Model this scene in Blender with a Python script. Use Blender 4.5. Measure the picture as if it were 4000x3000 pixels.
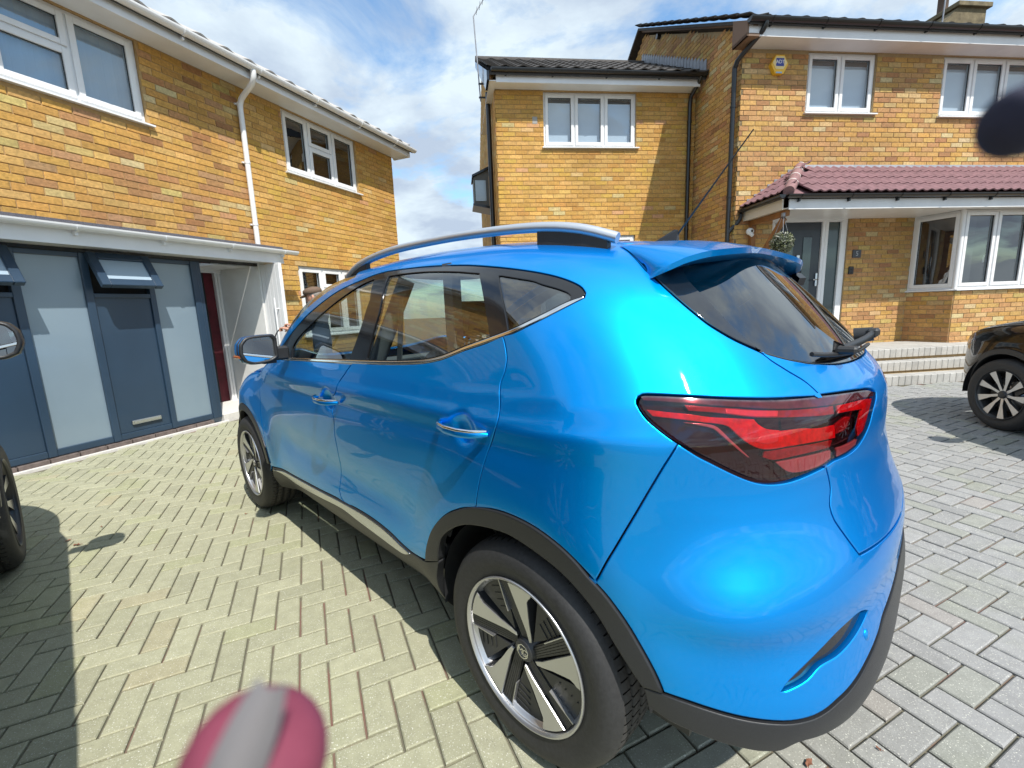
import bpy, bmesh, math, random
import numpy as np
from mathutils import Vector, Matrix, geometry
PI=math.pi
scene=bpy.context.scene
for o in list(bpy.data.objects): bpy.data.objects.remove(o)
COL=scene.collection
rnd=random.Random(7)
# ------------------------------------------------------------------ camera, sky, sun, exposure
PITCH,ROLL,CAMH=0.170598,-0.037294,1.334806
_f=np.array([0,math.cos(PITCH),-math.sin(PITCH)]); _r=np.array([1.,0,0]); _u=np.cross(_r,_f)
_r2=_r*math.cos(ROLL)+_u*math.sin(ROLL); _u2=np.cross(_r2,_f)
cam_d=bpy.data.cameras.new('camera'); cam=bpy.data.objects.new('camera',cam_d); COL.objects.link(cam)
cam.matrix_world=Matrix(((_r2[0],_u2[0],-_f[0],0),(_r2[1],_u2[1],-_f[1],0),(_r2[2],_u2[2],-_f[2],CAMH),(0,0,0,1)))
cam_d.sensor_width=36; cam_d.lens=15.43768; cam_d.clip_start=.01; cam_d.clip_end=600
cam_d.dof.use_dof=True; cam_d.dof.focus_distance=2.6; cam_d.dof.aperture_fstop=11
scene.camera=cam
SUN_H=(.536,-.844); SUN_EL=math.radians(54.5)
SUNDIR=Vector((SUN_H[0]*math.cos(SUN_EL),SUN_H[1]*math.cos(SUN_EL),math.sin(SUN_EL)))
sd=bpy.data.lights.new('sun','SUN'); sd.energy=4.6; sd.angle=math.radians(.55); sd.color=(1,.95,.87)
sun=bpy.data.objects.new('sun',sd); COL.objects.link(sun); sun.rotation_euler=SUNDIR.to_track_quat('Z','Y').to_euler(); sun.location=(6,-9,14)
W=bpy.data.worlds.new('World'); scene.world=W; W.use_nodes=True
nt=W.node_tree; nt.nodes.clear()
def N(t,ty,**k):
    n=t.nodes.new(ty)
    for a,b in k.items():
        if a in n.inputs: n.inputs[a].default_value=b
        else: setattr(n,a,b)
    return n
out=N(nt,'ShaderNodeOutputWorld'); bg=N(nt,'ShaderNodeBackground'); bg.inputs['Strength'].default_value=.13
sky=N(nt,'ShaderNodeTexSky',sky_type='NISHITA',sun_disc=False); sky.sun_elevation=SUN_EL
sky.sun_rotation=math.atan2(SUN_H[0],SUN_H[1]); sky.air_density=1.2; sky.dust_density=.6; sky.ozone_density=1.6
tc=N(nt,'ShaderNodeTexCoord')
# project the view direction on a flat cloud layer
sx=N(nt,'ShaderNodeSeparateXYZ'); nt.links.new(tc.outputs['Generated'],sx.inputs[0])
zz=N(nt,'ShaderNodeMath',operation='MAXIMUM'); zz.inputs[1].default_value=.03; nt.links.new(sx.outputs['Z'],zz.inputs[0])
za=N(nt,'ShaderNodeMath',operation='ADD'); za.inputs[1].default_value=.22; nt.links.new(zz.outputs[0],za.inputs[0])
cb=N(nt,'ShaderNodeCombineXYZ')
for i,ax in enumerate('XY'):
    d=N(nt,'ShaderNodeMath',operation='DIVIDE'); nt.links.new(sx.outputs[ax],d.inputs[0]); nt.links.new(za.outputs[0],d.inputs[1]); nt.links.new(d.outputs[0],cb.inputs[i])
mp=N(nt,'ShaderNodeMapping'); mp.inputs['Location'].default_value=(7.82,4.1,0); nt.links.new(cb.outputs[0],mp.inputs[0])
n1=N(nt,'ShaderNodeTexNoise',Scale=1.55,Detail=9.,Roughness=.6,Distortion=.35); nt.links.new(mp.outputs[0],n1.inputs['Vector'])
n2=N(nt,'ShaderNodeTexNoise',Scale=2.6,Detail=7.,Roughness=.56,Distortion=.2); nt.links.new(mp.outputs[0],n2.inputs['Vector'])
r1=N(nt,'ShaderNodeValToRGB'); r1.color_ramp.elements[0].position=.385; r1.color_ramp.elements[1].position=.50
nt.links.new(n1.outputs['Fac'],r1.inputs[0])
r2=N(nt,'ShaderNodeValToRGB'); e=r2.color_ramp.elements
e[0].position=.38; e[0].color=(3.4,4.1,5.1,1); e[1].position=.60; e[1].color=(5.3,6.15,6.75,1)
nt.links.new(n2.outputs['Fac'],r2.inputs[0])
skym=N(nt,'ShaderNodeMix',data_type='RGBA',blend_type='MULTIPLY'); skym.inputs[0].default_value=1; skym.inputs[7].default_value=(1.15,1.4,1.5,1)
nt.links.new(sky.outputs[0],skym.inputs[6])
mx=N(nt,'ShaderNodeMix',data_type='RGBA'); nt.links.new(r1.outputs['Color'],mx.inputs[0]); nt.links.new(skym.outputs[2],mx.inputs[6]); nt.links.new(r2.outputs['Color'],mx.inputs[7])
nt.links.new(mx.outputs[2],bg.inputs['Color']); nt.links.new(bg.outputs[0],out.inputs[0])
vs=scene.view_settings; vs.view_transform='Standard'; vs.look='None'; vs.exposure=.28; vs.gamma=1; vs.use_curve_mapping=False
scene.cycles.use_denoising=True
try: scene.cycles.denoiser='OPENIMAGEDENOISE'
except Exception: pass
scene.cycles.max_bounces=8; scene.cycles.diffuse_bounces=3; scene.cycles.glossy_bounces=4; scene.cycles.transparent_max_bounces=12; scene.cycles.transmission_bounces=6
scene.cycles.caustics_reflective=False; scene.cycles.caustics_refractive=False; scene.cycles.sample_clamp_indirect=6
# ------------------------------------------------------------------ helpers
def link(o,parent=None):
    COL.objects.link(o)
    if parent is not None: o.parent=parent
    return o
def empty(name,label=None,cat=None,group=None,loc=(0,0,0),rz=0):
    o=bpy.data.objects.new(name,None); o.empty_display_size=.2; o.location=loc; o.rotation_euler=(0,0,rz); link(o)
    tag(o,label,cat,group); return o
def tag(o,label=None,cat=None,group=None,kind=None):
    for k,v in (('label',label),('category',cat),('group',group),('kind',kind)):
        if v: o[k]=v
    return o
class MB:
    def __init__(s): s.v=[]; s.f=[]; s.m=[]; s.sm=[]; s.c=[]
    def add(s,verts,faces,mi=0,smooth=False,col=None):
        b=len(s.v); s.v+= [tuple(map(float,p)) for p in verts]
        for f in faces: s.f.append(tuple(b+i for i in f)); s.m.append(mi); s.sm.append(smooth); s.c.append(col)
    def box(s,a,b,mi=0,M=None,bev=0):
        (x0,y0,z0),(x1,y1,z1)=a,b
        if x1<x0:x0,x1=x1,x0
        if y1<y0:y0,y1=y1,y0
        if z1<z0:z0,z1=z1,z0
        if bev:
            e=bev; vs=[]
            for sx in (0,1):
                for sy in (0,1):
                    for sz in (0,1):
                        X,Y,Z=(x0,x1)[sx],(y0,y1)[sy],(z0,z1)[sz]; dx,dy,dz=(e,-e)[sx],(e,-e)[sy],(e,-e)[sz]
                        vs+=[(X,Y+dy,Z+dz),(X+dx,Y,Z+dz),(X+dx,Y+dy,Z)]
            I=lambda a,b,c,k:(a*4+b*2+c)*3+k
            fs=[]
            for k in range(3):
                for sd in (0,1):
                    q=[]
                    for (p,r) in ((0,0),(1,0),(1,1),(0,1)):
                        t=[p,r]; idx=[0,0,0]; j=0
                        for ax in range(3):
                            if ax==k: idx[ax]=sd
                            else: idx[ax]=t[j]; j+=1
                        q.append(I(*idx,k))
                    fs.append(q if (sd==1)!=(k==1) else q[::-1])
            for k in range(3):
                o1,o2=[a for a in range(3) if a!=k]
                for p in (0,1):
                    for r in (0,1):
                        i0=[0,0,0];i1=[0,0,0]; i0[o1]=i1[o1]=p; i0[o2]=i1[o2]=r; i1[k]=1
                        fs.append([I(*i0,o1),I(*i0,o2),I(*i1,o2),I(*i1,o1)])
            for a1 in (0,1):
                for b1 in (0,1):
                    for c1 in (0,1): fs.append([I(a1,b1,c1,0),I(a1,b1,c1,1),I(a1,b1,c1,2)])
        else:
            vs=[(x0,y0,z0),(x1,y0,z0),(x1,y1,z0),(x0,y1,z0),(x0,y0,z1),(x1,y0,z1),(x1,y1,z1),(x0,y1,z1)]
            fs=[(0,3,2,1),(4,5,6,7),(0,1,5,4),(1,2,6,5),(2,3,7,6),(3,0,4,7)]
        if M is not None: vs=[M@Vector(p) for p in vs]
        s.add(vs,fs,mi); return s
    def tube(s,pts,r,n=8,mi=0,cap=True,smooth=True,ry=None):
        pts=[Vector(p) for p in pts]; rs=r if isinstance(r,(list,tuple)) else [r]*len(pts)
        up=Vector((0,0,1)); vs=[]; prev=None
        for i,p in enumerate(pts):
            t=(pts[min(i+1,len(pts)-1)]-pts[max(i-1,0)]).normalized()
            a=prev if prev is not None else (up if abs(t.dot(up))<.9 else Vector((1,0,0)))
            x=(a-t*a.dot(t)).normalized(); y=t.cross(x); prev=x
            for k in range(n):
                w=2*PI*k/n; vs.append(p+x*math.cos(w)*rs[i]+y*math.sin(w)*(rs[i] if ry is None else ry))
        fs=[(i*n+k,i*n+(k+1)%n,(i+1)*n+(k+1)%n,(i+1)*n+k) for i in range(len(pts)-1) for k in range(n)]
        s.add(vs,fs,mi,smooth)
        if cap:
            b=len(pts)-1
            s.add(vs[:n],[tuple(range(n))[::-1]],mi); s.add(vs[b*n:],[tuple(range(n))],mi)
        return s
    def lathe(s,prof,n=32,mi=0,M=None,smooth=True,a0=0,a1=2*PI):
        full=abs(a1-a0-2*PI)<1e-6; k=n if full else n+1
        vs=[]
        for i in range(k):
            w=a0+(a1-a0)*i/n
            for r,z in prof: vs.append((r*math.cos(w),r*math.sin(w),z))
        m=len(prof); fs=[]
        for i in range(n):
            j=(i+1)%k
            for q in range(m-1): fs.append((i*m+q,j*m+q,j*m+q+1,i*m+q+1))
        if M is not None: vs=[M@Vector(p) for p in vs]
        s.add(vs,fs,mi,smooth); return s
    def prism(s,poly,d0,d1,mi=0,M=None,axis='z',smooth=False):
        """poly 2D ccw list, extruded d0..d1 along axis"""
        n=len(poly)
        def P(p,d): return {'z':(p[0],p[1],d),'y':(p[0],d,p[1]),'x':(d,p[0],p[1])}[axis]
        vs=[P(p,d0) for p in poly]+[P(p,d1) for p in poly]
        if M is not None: vs=[M@Vector(p) for p in vs]
        s.add(vs,[tuple(range(n))[::-1],tuple(range(n,2*n))]+[(i,(i+1)%n,n+(i+1)%n,n+i) for i in range(n)],mi); return s
    def build(s,name,mats,parent=None,normals_fix=True):
        me=bpy.data.meshes.new(name); me.from_pydata(s.v,[],s.f)
        if not isinstance(mats,(list,tuple)): mats=[mats]
        for m in mats: me.materials.append(m)
        me.polygons.foreach_set('material_index',s.m); me.polygons.foreach_set('use_smooth',s.sm)
        if any(c is not None for c in s.c):
            at=me.color_attributes.new('tone','FLOAT_COLOR','CORNER'); i=0; d=[]
            for f,c in zip(s.f,s.c): d+= list((c or (.5,.5,.5))+(1.,))*len(f)
            at.data.foreach_set('color',d)
        if normals_fix:
            bm=bmesh.new(); bm.from_mesh(me); bmesh.ops.recalc_face_normals(bm,faces=bm.faces); bm.to_mesh(me); bm.free()
        me.update(); o=bpy.data.objects.new(name,me); return link(o,parent)
# ------------------------------------------------------------------ materials
MATS={}
def mat(name,col=(.5,.5,.5),rough=.5,metal=0,noise=0,nscale=40,bump=0,bscale=200,coat=0,spec=.5,col2=None,tone=False,**kw):
    if name in MATS: return MATS[name]
    m=bpy.data.materials.new(name); m.use_nodes=True; t=m.node_tree; b=t.nodes['Principled BSDF']
    b.inputs['Roughness'].default_value=rough; b.inputs['Metallic'].default_value=metal; b.inputs['Base Color'].default_value=(*col,1)
    b.inputs['Coat Weight'].default_value=coat; b.inputs['Coat Roughness'].default_value=.03; b.inputs['Specular IOR Level'].default_value=spec
    g=N(t,'ShaderNodeNewGeometry') if kw.get('world',True) else None
    src=g.outputs['Position'] if g else N(t,'ShaderNodeTexCoord').outputs['Object']
    base=None
    if tone:
        at=N(t,'ShaderNodeAttribute',attribute_name='tone'); base=at.outputs['Color']
    if noise or col2:
        n=N(t,'ShaderNodeTexNoise',Scale=nscale,Detail=5.,Roughness=.6); t.links.new(src,n.inputs['Vector'])
        x=N(t,'ShaderNodeMix',data_type='RGBA')
        if col2 is not None:
            rp=N(t,'ShaderNodeValToRGB'); rp.color_ramp.elements[0].position=kw.get('p0',.4); rp.color_ramp.elements[1].position=kw.get('p1',.6)
            t.links.new(n.outputs['Fac'],rp.inputs[0]); t.links.new(rp.outputs[0],x.inputs[0]); x.inputs[6].default_value=(*col,1); x.inputs[7].default_value=(*col2,1)
            if base is not None: t.links.new(base,x.inputs[6])
        else:
            x.blend_type='MULTIPLY'; x.inputs[0].default_value=1; x.inputs[6].default_value=(*col,1)
            mr=N(t,'ShaderNodeMapRange'); mr.inputs['From Min'].default_value=.25; mr.inputs['From Max'].default_value=.75; mr.inputs['To Min'].default_value=1-noise; mr.inputs['To Max'].default_value=1+noise
            t.links.new(n.outputs['Fac'],mr.inputs[0]); t.links.new(mr.outputs[0],x.inputs[7])
            if base is not None: t.links.new(base,x.inputs[6])
        base=x.outputs[2]
    if kw.get('stain'):
        mpg=N(t,'ShaderNodeMapping'); mpg.inputs['Scale'].default_value=(1.6,1.6,.55); t.links.new(src,mpg.inputs[0])
        ns=N(t,'ShaderNodeTexNoise',Scale=1.1,Detail=6.,Roughness=.62); t.links.new(mpg.outputs[0],ns.inputs['Vector'])
        ms=N(t,'ShaderNodeMapRange'); ms.inputs['From Min'].default_value=.3; ms.inputs['From Max'].default_value=.7; ms.inputs['To Min'].default_value=1-kw['stain']; ms.inputs['To Max'].default_value=1+kw['stain']*.6
        t.links.new(ns.outputs['Fac'],ms.inputs[0]); xs_=N(t,'ShaderNodeMix',data_type='RGBA'); xs_.blend_type='MULTIPLY'; xs_.inputs[0].default_value=1; xs_.inputs[6].default_value=(*col,1)
        if base is not None: t.links.new(base,xs_.inputs[6])
        t.links.new(ms.outputs[0],xs_.inputs[7]); base=xs_.outputs[2]
    if base is not None: t.links.new(base,b.inputs['Base Color'])
    if bump:
        n=N(t,'ShaderNodeTexNoise',Scale=bscale,Detail=4.,Roughness=.6); t.links.new(src,n.inputs['Vector'])
        bp=N(t,'ShaderNodeBump',Strength=bump,Distance=.004); t.links.new(n.outputs['Fac'],bp.inputs['Height']); t.links.new(bp.outputs[0],b.inputs['Normal'])
    MATS[name]=m; return m
def emis(name,col,s):
    m=bpy.data.materials.new(name); m.use_nodes=True; b=m.node_tree.nodes['Principled BSDF']; b.inputs['Base Color'].default_value=(*col,1); b.inputs['Emission Color'].default_value=(*col,1); b.inputs['Emission Strength'].default_value=s; return m
def glassmat(name,tint=(.8,.88,.9),ior=1.8,rough=0.0,wav=0):
    m=bpy.data.materials.new(name); m.use_nodes=True; t=m.node_tree; t.nodes.clear()
    o=N(t,'ShaderNodeOutputMaterial'); tr=N(t,'ShaderNodeBsdfTransparent'); tr.inputs[0].default_value=(*tint,1)
    gl=N(t,'ShaderNodeBsdfGlossy'); gl.inputs['Roughness'].default_value=rough
    lw=N(t,'ShaderNodeLayerWeight',Blend=.5); pw=N(t,'ShaderNodeMath',operation='POWER'); pw.inputs[1].default_value=4.; fr=N(t,'ShaderNodeMapRange'); fr.inputs['To Min'].default_value=ior; fr.inputs['To Max'].default_value=1
    t.links.new(lw.outputs['Facing'],pw.inputs[0]); t.links.new(pw.outputs[0],fr.inputs[0])
    mx=N(t,'ShaderNodeMixShader'); t.links.new(fr.outputs[0],mx.inputs[0]); t.links.new(tr.outputs[0],mx.inputs[1]); t.links.new(gl.outputs[0],mx.inputs[2]); t.links.new(mx.outputs[0],o.inputs[0])
    if wav:
        g=N(t,'ShaderNodeNewGeometry'); n=N(t,'ShaderNodeTexNoise',Scale=1.3,Detail=1.); t.links.new(g.outputs['Position'],n.inputs['Vector'])
        bp=N(t,'ShaderNodeBump',Strength=wav,Distance=.02); t.links.new(n.outputs['Fac'],bp.inputs['Height'])
        for q in (gl,lw): t.links.new(bp.outputs[0],q.inputs['Normal'])
    return m
M_white=mat('white_upvc',(.80,.81,.82),.28,noise=.03,nscale=3,stain=.09)
M_black=mat('black_plastic',(.022,.023,.025),.42,noise=.25,nscale=300,bump=.12,bscale=900)
M_gloss=mat('black_gloss_trim',(.012,.013,.016),.12,coat=.3)
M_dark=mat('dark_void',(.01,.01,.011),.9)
M_chrome=mat('chrome',(.82,.82,.80),.13,1.)
M_alu=mat('brushed_aluminium',(.62,.64,.67),.27,1.)
# ------------------------------------------------------------------ car body surface
def pchip(xs,ys):
    xs=np.array(xs,float); ys=np.array(ys,float); h=np.diff(xs); d=np.diff(ys)/h
    m=np.zeros(len(xs)); m[0]=d[0]; m[-1]=d[-1]
    for i in range(1,len(xs)-1):
        if d[i-1]*d[i]<=0: m[i]=0
        else:
            w1=2*h[i]+h[i-1]; w2=h[i]+2*h[i-1]; m[i]=(w1+w2)/(w1/d[i-1]+w2/d[i])
    def f(x):
        x=np.clip(np.asarray(x,float),xs[0],xs[-1]); i=np.clip(np.searchsorted(xs,x)-1,0,len(h)-1)
        t=(x-xs[i])/h[i]; t2=t*t;t3=t2*t
        return (2*t3-3*t2+1)*ys[i]+(t3-2*t2+t)*h[i]*m[i]+(-2*t3+3*t2)*ys[i+1]+(t3-t2)*h[i]*m[i+1]
    return f
def sst(a,b,x):
    t=np.clip((x-a)/(b-a),0,1); return t*t*(3-2*t)
f_w=pchip([.10,.20,.30,.40,.55,.70,.85,.95,1.015,1.06,1.12,1.3],[.74,.80,.845,.866,.872,.876,.879,.882,.886,.872,.862,.861])
f_xr=pchip([.10,.2,.3,.36,.42,.5,.58,.64,.70,.76,.85,.92,1.0,1.04,1.10,1.15,1.22,1.35,1.47,1.6],[-.60,-.68,-.745,-.77,-.780,-.774,-.764,-.756,-.748,-.733,-.712,-.700,-.698,-.695,-.672,-.635,-.580,-.462,-.345,-.23])
f_n=pchip([.2,.42,.5,.6,.75,1.0,1.5],[3.4,3.3,3.0,2.5,2.3,2.25,2.3])
f_xf=pchip([.1,.3,.5,.7,.9,1.05],[3.30,3.42,3.47,3.46,3.40,3.25])
f_zr=pchip([-.8,-.6,-.4,-.2,0,.4,.8,1.2,1.5,1.7,2.1,2.5,2.8,3.2,3.5],[1.42,1.455,1.492,1.522,1.547,1.583,1.597,1.586,1.555,1.50,1.27,1.06,1.02,.95,.88])
def xrear(z):
    dz=np.asarray(z,float)-.655
    return f_xr(z)-.014*np.exp(-(dz/np.where(dz>0,.115,.06))**2)
def Yside(x,z):
    x=np.asarray(x,float); z=np.asarray(z,float)
    w=f_w(z)
    zb=1.10-.28*sst(1.7,2.5,x)
    zr=f_zr(x)
    s=np.clip((z-zb)/(zr-zb),0,1)
    tum=.135-.05*sst(1.7,2.5,x)
    m=5.0-1.5*sst(1.7,2.5,x)
    T=(1-tum*s)*np.power(np.clip(1-np.power(s,m),0,1),1/m)
    # plan bow
    w=w*(1-.012*((x-1.1)/1.4)**2)
    # tucked sill between the wheels
    w=w-(.065*np.clip((.47-z)/.235,0,1)**2)*sst(.25,.55,x)*(1-sst(2.05,2.3,x))
    # wheel-arch flares
    for hx in (0.,2.585):
        r=np.sqrt((x-hx)**2+(z-.334)**2)
        w=w+.020*np.exp(-(np.maximum(r-.44,0)/.11)**2)
    # rear haunch
    w=w+.012*np.exp(-((x-.05)/.55)**2-((z-.93)/.16)**2)
    # shoulder crease: concave under the line, from front door to tail
    zc=1.005+.012*(1.2-x)
    u=(z-zc)
    w=w-.007*np.exp(-((u+.06)/.045)**2)*sst(-.45,.1,x)*(1-sst(1.9,2.6,x))
    # lower door scallop
    w=w-.016*np.exp(-((z-.60-.03*(x-1))/.085)**2)*sst(.35,.75,x)*(1-sst(1.75,2.1,x))
    # handle cups
    for hx,hz in ((.205,.985),(1.175,.956)):
        w=w-.020*np.exp(-(((x-hx)**2+((z-hz)*1.05)**2)/.048**2)**2)
    # bumper shelf above a soft edge
    dz=z-.655; sh=np.exp(-(dz/np.where(dz>0,.115,.085))**2)
    w=w+.080*sh*(1-sst(-.62,-.36,x))
    # rear taper
    xr=xrear(z); Lr=.62+.0*z; n=f_n(z)
    t=np.clip((x-xr)/Lr,0,1); gr=np.power(np.clip(1-np.power(1-t,n),0,1),1/n)
    xf=f_xf(z); t=np.clip((xf-x)/1.0,0,1); gf=np.power(np.clip(1-np.power(1-t,2.6),0,1),1/2.6)
    Y=w*T*gr*gf
    # bumper bulge ridge at the rear corner
    return Y
X0,X1,Z0,RA,RE=.35,2.2,.85,.9,.85
def core(a,b):
    a=np.asarray(a,float); b=np.asarray(b,float)
    th=np.where(a<X0,(X0-a)/RA,np.where(a>X1,-(a-X1)/RA,0)); e=b/RE
    ox=np.clip(a,X0,X1)
    hx=-np.sin(th); hy=np.cos(th)
    d=np.stack([hx*np.cos(e),hy*np.cos(e),np.sin(e)],-1)
    o=np.stack([ox,0*ox,0*ox+Z0],-1)
    return o,d
def inside(P):
    zr=f_zr(P[...,0])
    return (np.abs(P[...,1])<Yside(P[...,0],P[...,2]))&(P[...,2]<zr)&(P[...,0]>xrear(P[...,2]))&(P[...,0]<f_xf(P[...,2]))
def fval(P):
    return np.abs(P[...,1])-Yside(P[...,0],P[...,2])
def S(a,b):
    o,d=core(a,b); lo=np.full(np.shape(o)[:-1],.05); hi=np.full(np.shape(o)[:-1],2.2)
    for _ in range(40):
        m=(lo+hi)/2; ins=inside(o+d*m[...,None]); lo=np.where(ins,m,lo); hi=np.where(ins,hi,m)
    return o+d*((lo+hi)/2)[...,None]
def inv(P):
    P=np.asarray(P,float); x,y,z=P[...,0],P[...,1],P[...,2]
    th=np.where(x<X0,np.arctan2(X0-x,y),np.where(x>X1,-np.arctan2(x-X1,y),0))
    hor=np.where(x<X0,np.hypot(X0-x,y),np.where(x>X1,np.hypot(x-X1,y),y))
    a=np.where(x<X0,X0-RA*th,np.where(x>X1,X1-RA*th,x))
    return a,np.arctan2(z-Z0,hor)*RE

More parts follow.
